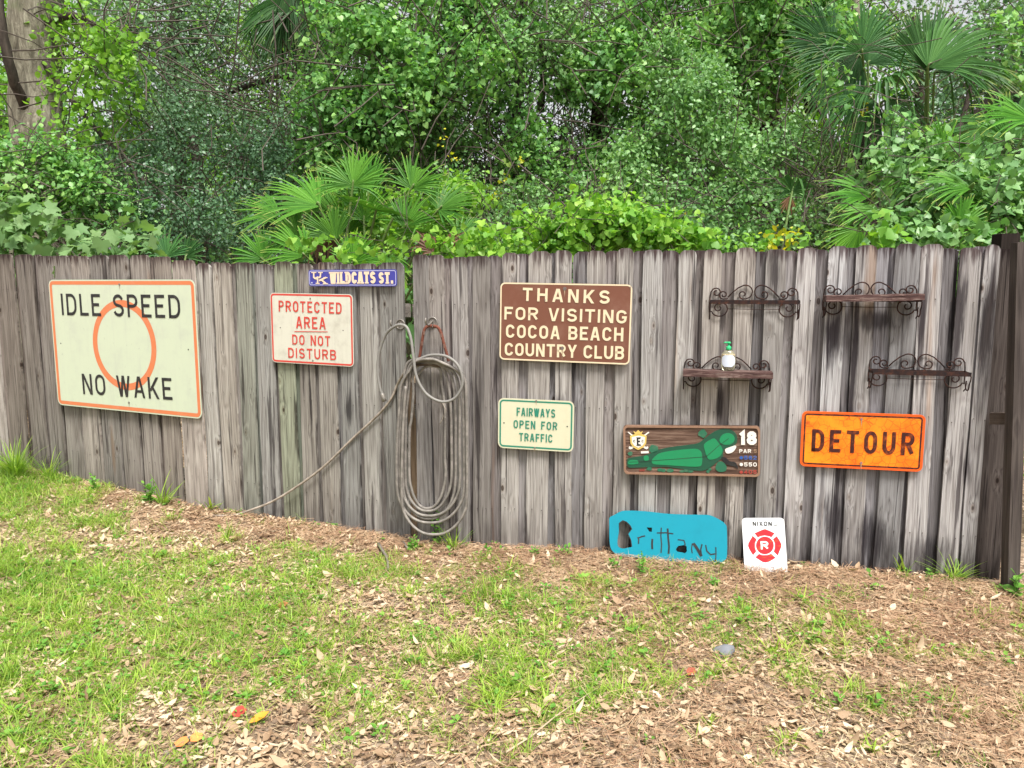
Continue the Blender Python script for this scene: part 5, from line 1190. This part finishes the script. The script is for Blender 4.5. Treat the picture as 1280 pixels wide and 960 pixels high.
# ---- grape vine hanging over the far fence top
bush("grape_vine", "pale large leaved grape vine spilling over the far fence top", "vine", [(80,300,6.65,.20,.8),(130,303,6.4,.17,.8),(165,306,6.2,.12,.6),(30,270,6.9,.14,.6),(45,305,6.8,.12,.6),(5,250,7.0,.10,.6),(-40,290,7.1,.3)], 620, .098, T_GRAPE, LV['grape'], 44, 40, None, None, .5, .003, wid=1.05, up=.5, jit=.4, fill=.1, zmin=1.5)

# ---- vine covered trees in the middle
bush("vine_covered_tree", "tall tree wrapped in bright round leaved vine beside the dead palm skirt", "tree", [(455,70,9.0,.72),(430,150,8.9,.55),(520,55,9.1,.62),(590,75,8.9,.62),(520,120,8.8,.5,.7),(415,215,8.9,.42),(475,170,8.8,.45),(600,20,9.3,.7),(480,10,9.4,.7),(560,190,9.3,.45)], 23000, .054, T_HEART, LV['vine'], 50, 260, T([gp_(560, 9.8), A3(555, 200, 9.8), A3(540, 80, 9.8), A3(520, -40, 9.8)], .10, .06), None, 1.4, .008, wid=1.0, up=.5, jit=.5)
bush("willowy_tree", "narrow leaved green tree tangled into the vine towers", "tree", [(640,90,9.1,.62),(560,135,8.8,.42),(690,60,9.2,.6),(740,150,9.5,.6),(660,25,9.6,.8),(720,20,9.7,.7),(420,110,9.4,.5),(500,220,9.2,.5),(600,170,9.6,.6)], 14500, .06, T_SMALL, LV['mid'], 51, 240, T([gp_(640, 9.9), A3(645, 200, 9.9), A3(650, 100, 9.9), A3(655, -20, 9.9)], .09, .05), None, 1.5, .008, wid=1.5, shaggy=.25)
bush("vine_covered_tree", "forked dark trunk tree draped with vine curtains behind the brown sign", "tree", [(655,170,8.9,.30,1.6),(690,190,9.0,.26,1.5),(770,80,9.3,.6),(820,110,9.0,.5),(780,190,9.2,.45),(730,95,9.3,.42),(820,30,9.4,.7),(640,230,9.1,.25),(745,230,9.0,.35)], 15000, .055, T_HEART, LV['vine'], 52, 200, T([gp_(752, 9.6), A3(750, 230, 9.5), A3(748, 170, 9.5), A3(758, 120, 9.5), A3(800, 70, 9.5), A3(830, 20, 9.5)], .15, .06), None, 1.4, .008, extra=[T([A3(748,150,9.45), A3(742,120,9.45), A3(725,100,9.4)], .08, .03), T([A3(675,140,9.6), A3(680,80,9.6), A3(670,20,9.6)], .05, .03), T([A3(640,180,9.4), A3(650,240,9.3), A3(700,290,8.8)], .02, .01)], wid=1.0)
bush("tangled_shrub", "dark tangled dry twig shrub in the hollow behind the palmetto", "shrub", [(560,200,10.2,.7),(640,220,10.2,.8),(720,250,10.0,.7),(520,250,9.6,.5),(600,270,9.6,.6),(820,260,9.8,.6),(460,240,9.8,.5),(680,290,9.2,.5)], 9500, .04, T_SMALL, LV['dark'], 53, 900, None, None, 1.3, .007, wid=1.7)
bush("small_leaf_shrub", "deep green small leaved shrub between palmetto and lime vine mound", "shrub", [(620,280,7.9,.42),(585,255,8.2,.4),(665,270,8.0,.36),(560,300,7.9,.35),(700,260,8.4,.36),(640,305,7.5,.3)], 8500, .042, T_SMALL, LV['mid'], 54, 120, None, None, .7, .005, wid=1.8)

# ---- big bush and vine trees to the side of the brown sign
bush("flowering_bush", "big rounded mid green bush behind the empty black shelf", "bush", [(850,160,7.6,.50),(810,230,7.5,.45),(900,220,7.4,.52),(960,215,7.6,.42),(870,110,7.9,.36),(945,270,7.3,.4),(840,275,7.3,.4),(900,280,7.1,.42),(780,270,7.8,.38),(985,185,7.9,.3),(835,80,8.3,.3)], 24000, .047, T_OVAL, LV['mid'], 60, 180, T([gp_(890, 7.7), A3(890, 300, 7.7), A3(880, 220, 7.7)], .05, .03), None, .7, .005, wid=1.35, k=.36, sub=18)
bush("vine_covered_tree", "tall tree curtained with heart leaved vine beside the fan palms", "tree", [(930,40,8.9,.6),(990,70,8.8,.42,1.2),(900,60,9.2,.5),(955,110,8.7,.30,1.1),(1010,30,9.0,.5),(870,20,9.5,.6),(1035,120,8.9,.26,1.4),(990,10,9.3,.6),(940,140,9.0,.22)], 17500, .052, T_HEART, LV['vine'], 61, 220, T([gp_(968, 9.4), A3(966, 200, 9.3), A3(958, 120, 9.3), A3(955, 20, 9.3)], .17, .12), None, 1.2, .007, extra=[T([A3(1012,140,9.1), A3(1008,60,9.2), A3(1015,-30,9.2)], .05, .04), T([A3(1075,100,9.6), A3(1070,20,9.6), A3(1070,-40,9.6)], .06, .05, M_BARK)], wid=1.0)
bush("low_twiggy_shrub", "low dim shrub with bare twigs under the fan palms", "shrub", [(1040,230,7.6,.36),(1010,270,7.4,.34),(1080,215,7.7,.3),(985,290,7.1,.3),(1060,280,7.2,.3)], 5200, .042, T_OVAL, LV['mid'], 62, 380, None, None, .9, .005, wid=1.4)
bush("dark_oak_tree", "dark leaved oak with bare limbs beyond the last fan palm", "tree", [(1240,110,9.2,.6),(1280,60,9.4,.7),(1200,140,9.4,.42),(1330,120,9,.8),(1170,170,9.0,.4),(1260,180,9,.4)], 11000, .05, T_SMALL, LV['dark'], 63, 120, T([gp_(1180, 9), A3(1180, 250, 9), A3(1205, 170, 9), A3(1270, 90, 9)], .12, .05), None, 1.0, .008, extra=[T([A3(1150,190,8.8), A3(1195,165,8.8), A3(1215,100,8.8)], .05, .02)], wid=1.8)
bush("sweet_vine_thicket", "rounded thicket of glossy heart leaved vine behind the sagging shelf stretch", "vine", [(1130,245,5.9,.19,.9),(1180,255,5.7,.22,.9),(1225,225,5.9,.22,.8),(1140,200,6.3,.17,.7),(1085,200,6.4,.12,.7),(1255,275,5.4,.20,.9),(1180,200,6.2,.25),(1110,285,5.5,.16),(1240,300,5.2,.16,.5),(1165,296,5.2,.13,.6),(1320,220,5.6,.4)], 7000, .056, T_HEART, LV['mid'], 64, 160, None, None, .6, .004, wid=1.0, up=.6, jit=.35)
# ---- lime green mound on the fence top
bush("lime_vine_mound", "bright lime green vine mounded along the fence top above the brown sign", "vine", [(738,276,5.6,.19,.8),(695,292,5.5,.14,.8),(790,280,5.5,.15,.8),(835,294,5.3,.12,.7),(655,302,5.4,.10,.7),(868,302,5.1,.08,.6),(660,285,6.2,.12),(815,268,6.3,.10),(720,262,5.8,.14,.7),(620,305,5.3,.10,.6),(770,262,5.8,.13,.7),(900,303,5.0,.08,.6)], 5000, .046, T_HEART, LV['lime'], 65, 140, None, None, .4, .003, wid=1.05, fill=.2, shaggy=.3, zmin=1.45)
bush("trailing_creeper", "lighter creeper weaving through the saw palmetto at the fence top", "vine", [(440,322,5.7,.09,.7),(490,320,5.5,.09,.7),(545,314,5.4,.10,.8),(590,300,5.7,.14,.8),(500,260,7.3,.24,.8),(565,255,7.2,.24,.8),(440,250,7.6,.26,.8),(400,322,5.9,.06,.6),(595,245,7.3,.14),(470,300,7.0,.2),(540,290,7.0,.2)], 3000, .052, T_HEART, LV['bright'], 66, 90, None, None, .5, .003, wid=1.05, zmin=1.3)
for k, (u, v, Y, r_, n_, lb) in enumerate([(955,296,4.72,.05,70,"small yellow green seedling poking over the fence above the empty black shelf"), (980,292,4.75,.045,50,"yellowest seedling leaves beside the first seedling on the fence top"), (1110,303,4.48,.045,60,"yellow green seedling on the fence top between the upper shelf and sagging shelf"), (1010,303,4.6,.03,30,"tiny pale sprig on the fence top beside the yellowest seedling"), (935,300,4.75,.05,40,"lime sprig on the fence top just before the first seedling")]):
    bush("climbing_sprig", lb, "vine", [(u, v+4, Y, r_)], n_, .045, T_OVAL if k != 2 else T_HEART, LV['yellow' if k == 1 else 'lime'], 70+k, 0, None, None, wid=1.5, sub=5, zmin=1.5)
bush("yellow_creeper", "thin creeper with scattered yellow leaves rising before the dark hollow", "vine", [(620,230,7.8,.1,1.5),(650,210,7.8,.1,1.5),(605,195,8,.06),(700,240,7.6,.1),(545,195,6.9,.1),(860,258,6.2,.10),(840,250,6.2,.06),(1090,150,7.2,.08),(560,210,6.8,.08)], 70, .03, T_HEART, LV['yellow'], 75, 60, None, None, .6, .003, wid=1.1)
bush("side_undergrowth", "leafy green undergrowth seen past the dark post", "shrub", [(1300,360,4.9,.16,.9),(1310,440,4.9,.18,.9),(1290,600,5.2,.12),(1350,400,4.9,.3),(1320,560,4.9,.2)], 900, .07, T_OVAL, LV['bright'], 76, 30, None, None, .4, .004, wid=1.4)

bush("hanging_vine", "thin hanging vine tangled over the fan palm heads", "vine", [(1035,30,7.0,.16,1.5),(1035,110,7.1,.14,1.5),(1120,165,6.8,.12,1.2),(1255,40,7.1,.20,1.2),(1260,100,7.2,.18),(1180,175,6.8,.12)], 750, .05, T_HEART, LV['vine'], 80, 60, None, None, .8, .004, wid=1.0, shaggy=.5)
bush("pale_tree", "airy pale leaved tree closing the sky behind the fan palms", "tree", [(1130,30,11,.9),(1210,40,11,.9),(1080,20,11.5,.8),(1280,30,11,.9),(1160,90,10.5,.7),(1000,20,11.5,.7)], 5200, .07, T_SMALL, LV['grey'], 81, 80, T([gp_(1150, 11), A3(1150, 150, 11), A3(1145, 20, 11)], .08, .05), None, 1.2, .008, wid=1.6, shaggy=.3)
# ================================================================== fan palms and saw palmetto
def palmmat(name, a, b, tip):
    m = NT(name); geo = m.n("ShaderNodeNewGeometry"); u_ = m.n("ShaderNodeUVMap"); u_.uv_map = "leaf"; s_ = m.n("ShaderNodeSeparateXYZ"); m.l(u_.outputs[0], s_.inputs[0])
    c = m.mix(geo.outputs['Random Per Island'], a, b); c = m.mix(m.sstep(s_.outputs[1], .82, 1.05), c, tip)
    oi = m.n("ShaderNodeObjectInfo"); c = m.mix(1.0, c, oi.outputs['Color'], 'MULTIPLY')
    m.col(c); m.set(.5, 0, .22); tr = m.n("ShaderNodeBsdfTranslucent"); m.l(m.mix(1.0, c, (1.1, 1.25, .5), 'MULTIPLY'), tr.inputs[0]); mx = m.n("ShaderNodeMixShader"); mx.inputs[0].default_value = .25
    m.l(m.b.outputs[0], mx.inputs[1]); m.l(tr.outputs[0], mx.inputs[2]); m.l(mx.outputs[0], m.out.inputs[0]); return m.m
M_PALMETTO = palmmat("palmetto_leaf", (.045, .155, .02), (.12, .29, .035), (.45, .45, .15)); M_SABAL = palmmat("cabbage_palm_leaf", (.035, .105, .03), (.08, .18, .05), (.34, .34, .15)); M_DEADP = palmmat("dead_frond", (.16, .12, .085), (.30, .24, .18), (.35, .3, .22))
M_PET = painted("petiole_green", (.14, .22, .06), .5, .3)
def frond(root, hub, axis, normal, L, base, n=34, span=125, mat=None, col=(1, 1, 1, 1), droop=.25, fuse=.20, fold=.35, costa=0.0, wl=.0155, part="frond"):
    """fan leaf: hub, axis = the way its middle points, normal = its face"""
    y = Vector(axis).normalized(); z = Vector(normal); z = (z-y*z.dot(y)).normalized(); x = y.cross(z)
    V = []; F = []; UV = []; st_ = [0, .12, fuse, .5, .72, .9, 1.0]; org = Vector(root.location)
    for i in range(n):
        t = i/(n-1)*2-1; a = R(span)*t+random.gauss(0, .015); ll = L*(1-.30*abs(t)**2.2)*random.uniform(.92, 1.05); dr = droop*random.uniform(.6, 1.5)*(3.2 if random.random() < .14 else 1)
        if random.random() < .05: continue
        if random.random() < .12: ll *= random.uniform(.55, .85)
        tw = random.gauss(0, .12)
        dirv = (y*math.cos(a)+x*math.sin(a)); sd_ = (x*math.cos(a)-y*math.sin(a)); b0 = len(V); cup = fold*(1-math.cos(a))*.35
        half = R(span)/(n-1)
        for s_ in st_:
            r_ = ll*s_; c_ = Vector(hub)+dirv*r_+z*(cup*r_)+y*(costa*(1-abs(t))*L*.3)
            c_ += Vector((0, 0, -1))*(dr*ll*max(0, s_-.35)**2*1.6)
            w_ = min(r_*math.tan(half)*1.02+.002, wl*(1-max(0, s_-fuse)/(1-fuse))**.75*1.15+.0012) if s_ > 0 else .002
            sdd = (sd_*math.cos(tw)+z*math.sin(tw)) if s_ > fuse else sd_
            V += [c_-sdd*w_+z*(w_*.42), c_-z*(w_*.12), c_+sdd*w_+z*(w_*.42)]; UV += [(0, s_), (.5, s_), (1, s_)]
        for k in range(len(st_)-1):
            p = b0+k*3; F += [(p, p+1, p+4, p+3), (p+1, p+2, p+5, p+4)]
    me = bpy.data.meshes.new(part); me.from_pydata([tuple(Vector(v)-org) for v in V], [], F); uvl = me.uv_layers.new(name="leaf")
    for lp in me.loops: uvl.data[lp.index].uv = UV[lp.vertex_index]
    me.update(); o = link(part, me, mat or M_PALMETTO, root); o.color = col
    if base is not None:
        mb = MB(); b = Vector(base); h = Vector(hub); mid = b.lerp(h, .55)+Vector((0, 0, .12*(h-b).length)); P = catmull([b-org, mid-org, h-org, h+y*L*.06-org], 5); mb.tube(P, list(np.linspace(.014, .007, len(P))), 6); mb.build("petiole", M_PET, o)
    return o
def dirpx(du, dv, depth=0.0):
    return Vector((du, depth, -dv)).normalized()
# saw palmetto: hubs (u, v, Y, axis du,dv,depth, normal, L, tint)
sp = at(455, 380, 7.0); sp.z = gz(sp.x, sp.y); palm = thing("saw_palmetto", "bright saw palmetto clump rising over the fence top beside the gap", "palmetto", sp)
for i, (u, v, Y, ax, nm, L_, tn, span) in enumerate([
  (441,232,6.7,(0,-1,.15),(0,-1,.25),.42,(1.05,1.05,1,1),105), (400,258,6.6,(-1,-.55,.1),(.1,-.75,.8),.60,(1.1,1.12,1,1),62), (412,262,6.9,(-.75,-.8,.2),(.3,-1,.3),.50,(.9,.9,.9,1),60),
  (514,236,6.6,(.35,-.9,.1),(-.1,-1,.3),.38,(1.0,1.0,1,1),85), (548,262,6.5,(.75,-.5,0),(-.2,-.8,.7),.38,(.75,.8,.8,1),95), (470,263,6.5,(-.3,-.2,-.5),(0,-.35,1),.42,(.8,.85,.8,1),150),
  (532,292,6.2,(.1,-.15,-.5),(0,-.3,1),.44,(.7,.75,.75,1),150), (382,320,6.2,(-.8,-.6,0),(.1,-.9,.5),.40,(1.05,1.08,.95,1),55), (330,325,6.6,(-.5,-.8,0),(.2,-1,.2),.34,(.95,1.05,1,1),70),
  (434,290,6.9,(.1,-1,0),(0,-1,.2),.48,(1.0,.98,.8,1),90), (420,300,6.5,(-.45,-.9,0),(.2,-1,.2),.38,(.8,.8,.7,1),60), (486,318,6.1,(-.2,.8,-.3),(0,-.8,.6),.3,(.95,1,.9,1),80),
  (460,240,7.1,(-.4,-.9,0),(.2,-1,.1),.46,(.9,1.0,.95,1),70), (350,268,7.2,(-.9,-.2,0),(.1,-.8,.6),.45,(.9,.95,.9,1),55),
  (375,300,6.6,(-.6,-.7,0),(.2,-1,.3),.40,(.85,.9,.85,1),70),(455,275,6.8,(.2,-1,0),(0,-1,.3),.44,(1.0,1.05,.9,1),95),(505,285,6.5,(.5,-.8,0),(-.1,-1,.4),.38,(.85,.9,.85,1),80),(575,300,6.2,(.9,-.5,0),(-.1,-.9,.6),.30,(.7,.8,.75,1),80),(440,330,5.9,(.3,-.9,0),(0,-1,.3),.30,(1.1,1.15,.9,1),75)]):
    frond(palm, at(u, v, Y), dirpx(*ax), nm, L_, (sp.x+random.uniform(-.25, .25), sp.y+random.uniform(-.2, .2), 1.0 if i < 10 else .9), 31, span, M_PALMETTO, tn, .2, .13, wl=.0135)
for i, (u, v, Y, ax) in enumerate([(415,288,6.6,(-.2,1,0)), (404,290,6.6,(-.7,1,0)), (553,312,5.9,(.4,-.4,0)), (545,316,5.9,(-.5,-.5,0))]):
    frond(palm, at(u, v, Y), dirpx(*ax), (0, -1, .2), .26, None, 9, 40, M_DEADP, (.75, .5, .42, 1), .3, .2, part="dead_frond")
sp2 = at(212, 330, 7.2); sp2.z = gz(sp2.x, sp2.y); pal2 = thing("small_palmetto", "small blue green fan palmetto behind the cream sign corner of the fence", "palmetto", sp2)
frond(pal2, at(208, 322, 7.2), (0, .1, 1), (0, -1, .2), .33, (sp2.x, sp2.y, .9), 24, 75, M_SABAL, (1.1, 1.25, 1.25, 1), .2, .3); frond(pal2, at(232, 322, 7.4), (.6, 0, .8), (0, -1, .2), .25, (sp2.x, sp2.y, .9), 20, 60, M_SABAL, (.8, .9, .85, 1), .2, .3)
# cabbage palms
def cabbage(label, bu, bY, head, fr, r_=.13, skirt=0):
    b = at(bu, 400, bY); b.z = gz(b.x, b.y); hd = at(*head); root = thing("cabbage_palm", label, "palm tree", b, "cabbage palms in the wood")
    mb = MB(); P = catmull([b-b-Vector((0, 0, .1)), (hd-b)*.5, hd-b], 5); mb.tube([p+Vector((random.uniform(-.01, .01), 0, 0)) for p in P], r_, 12); mb.build("trunk", M_DBARK, root, True)
    for (u, v, Y, ax, nm, L_, tn, span, dp) in fr:
        frond(root, at(u, v, Y), ax, nm, L_, tuple(hd+Vector((random.uniform(-.05, .05), 0, random.uniform(-.1, .1)))), 44, span, M_SABAL, tn, dp, .36, .5, wl=.0175)
    for k in range(skirt):
        u = head[0]+random.uniform(-60, 45); v = head[1]+random.uniform(-20, 25)
        frond(root, at(u, v, head[2]-.2+random.uniform(-.3, .3)), (random.uniform(-.4, .4), random.uniform(-.3, .2), -1), (random.uniform(-.6, .6), -1, 0), random.uniform(.6, .95), tuple(hd), 26, 32, M_DEADP if k % 5 == 0 else M_SABAL, (.42, .34, .30, 1) if k % 5 == 0 else (.55, .62, .58, 1), .3, .2, part="dead_frond" if k % 5 == 0 else "frond")
    return root
cabbage("cabbage palm with the widest fan leaf, last of the fan palms", 1160, 7.4, (1158,200,7.4), [(1160,84,7.0,(.75,0,.72),(-.6,-.9,.25),0.82,(1.25,1.3,1.1,1),72,.35), (1158,90,7.1,(.15,.1,1),(.1,-1,.05),.66,(.85,.9,.9,1),60,.10), (1168,92,7.2,(.95,-.2,.15),(0,-.5,1),.75,(1,1,1,1),50,.5), (1252,160,6.6,(-.9,0,-.25),(0,-.8,.5),.55,(1.25,1.3,1.0,1),60,.4),(1262,180,6.2,(.3,0,1),(-.2,-1,.2),.5,(1.3,1.4,.9,1),70,.2)])
cabbage("cabbage palm with stacked drooping fans, middle of the fan palms", 1085, 7.9, (1085,150,7.9), [(1078,66,7.5,(-.05,0,1),(0,-1,.1),.62,(1.15,1.25,1.2,1),95,.4), (1085,80,7.8,(.5,.1,.8),(-.2,-1,.1),.68,(.85,.95,1.0,1),70,.35), (1075,70,7.7,(-.7,0,-.4),(0,-1,.2),.70,(.8,.9,.95,1),70,.3), (1100,112,7.4,(.1,-.3,.15),(0,-.55,.8),.55,(1.05,1.1,1,1),125,.9), (1090,122,7.5,(-.6,-.2,-.3),(0,-.8,.5),.60,(.9,1,.95,1),80,.9), (1108,125,7.3,(.6,-.2,-.4),(0,-.8,.5),.55,(1.05,1.1,1,1),70,.9), (1040,60,8.1,(-.6,0,.6),(.2,-1,.1),.65,(.7,.8,.85,1),60,.2)])
cabbage("tall cabbage palm with a skirt of dead hanging fronds", 405, 11.0, (402,-10,10.6), [(385,-5,10.4,(-.9,0,-.2),(0,-.7,.7),1.1,(.6,.7,.6,1),60,.5), (415,0,10.3,(.7,0,-.3),(0,-.7,.7),1.0,(.6,.7,.6,1),60,.5), (352,-5,10.4,(-.6,0,-.8),(0,-1,.2),.8,(.8,.95,.75,1),40,.3)], .17, 16)
# low palmetto fans in the right thicket
lp_ = at(1060, 330, 6.4); lp_.z = gz(lp_.x, lp_.y); pal3 = thing("low_palmetto", "low palmetto with long split leaves in front of the vine thicket", "palmetto", lp_)
for (u, v, Y, ax, nm, L_, tn, span) in [(1090,245,6.3,(-.9,0,.25),(0,-.7,.7),.48,(1.0,1.1,1.0,1),48), (1105,262,6.1,(-.8,0,-.05),(0,-.6,.8),.42,(1.15,1.2,1.0,1),40), (1075,285,5.9,(-.4,0,-.5),(0,-1,.3),.34,(1.2,1.2,.8,1),60), (1180,190,6.2,(-.1,0,1),(0,-1,.2),.30,(1.1,1.1,.9,1),75), (1150,205,6.2,(-.9,0,-.35),(0,-.7,.6),.42,(1.0,1.05,.95,1),45), (1128,290,5.5,(.5,0,.1),(0,-.5,.8),.32,(.8,.9,.8,1),90), (1250,255,5.5,(-.9,0,.2),(0,-.6,.8),.42,(1.1,1.15,1.0,1),50), (1215,235,5.4,(-.95,0,.2),(0,-.7,.7),.40,(1.0,1.05,.9,1),45), (1200,285,5.2,(.2,0,1),(0,-1,.2),.26,(.9,1,.8,1),60), (1290,150,5.9,(-.9,0,.35),(0,-.8,.6),.5,(1.1,1.2,1,1),45), (1258,285,5.2,(-.9,0,.05),(0,-.5,.9),.40,(1.1,1.2,1.0,1),38)]:
    frond(pal3, at(u, v, Y), ax, nm, L_, (lp_.x+random.uniform(-.2, .2)+(u-1060)*.004, lp_.y, 1.0), 24, span, M_PALMETTO, tn, .22, .14, wl=.0125)
cp_ = at(968, 300, 6.7); cp_.z = gz(cp_.x, cp_.y); pal4 = thing("young_palm", "young dark fan palm with pale bent tips below the vine curtain tree", "palmetto", cp_)
frond(pal4, at(990, 240, 6.9), (0, -.3, 1), (0, -1, .3), .30, (cp_.x, cp_.y, .9), 18, 105, M_SABAL, (1.1, 1.15, 1.1, 1), .7, .3); frond(pal4, at(988, 245, 6.9), (-.2, 0, -1), (0, -1, .1), .16, None, 8, 40, M_DEADP, (1, .7, .5, 1), .1, .2, part="dead_frond")
# bare leaning stems between the trees
for k, (a, b, c_, r_, lb) in enumerate([(A3(1010,110,8.3), A3(1050,190,8.0), A3(1085,240,7.6), .010, "thin bare stem leaning under the stacked palm fans"), (A3(648,205,8.2), A3(690,240,8.0), A3(745,300,7.6), .008, "thin bare stem arching through the dark hollow"), (A3(165,55,8.9), A3(215,110,8.8), A3(235,150,8.8), .008, "thin dead branch below the bright oak leaves"), (A3(757,250,7.6), A3(772,280,7.2), A3(800,300,6.9), .007, "curved bare vine stem behind the lime green mound")]):
    mb = MB(); o0 = Vector(a); mb.tube(catmull([Vector(p)-o0 for p in (a, b, c_)], 6), r_, 6); o = mb.build("bare_stem", M_TWIG, None, True); o.location = o0; tag(o, lb, "stem")
print("tris", sum(len(m.polygons) for m in bpy.data.meshes))
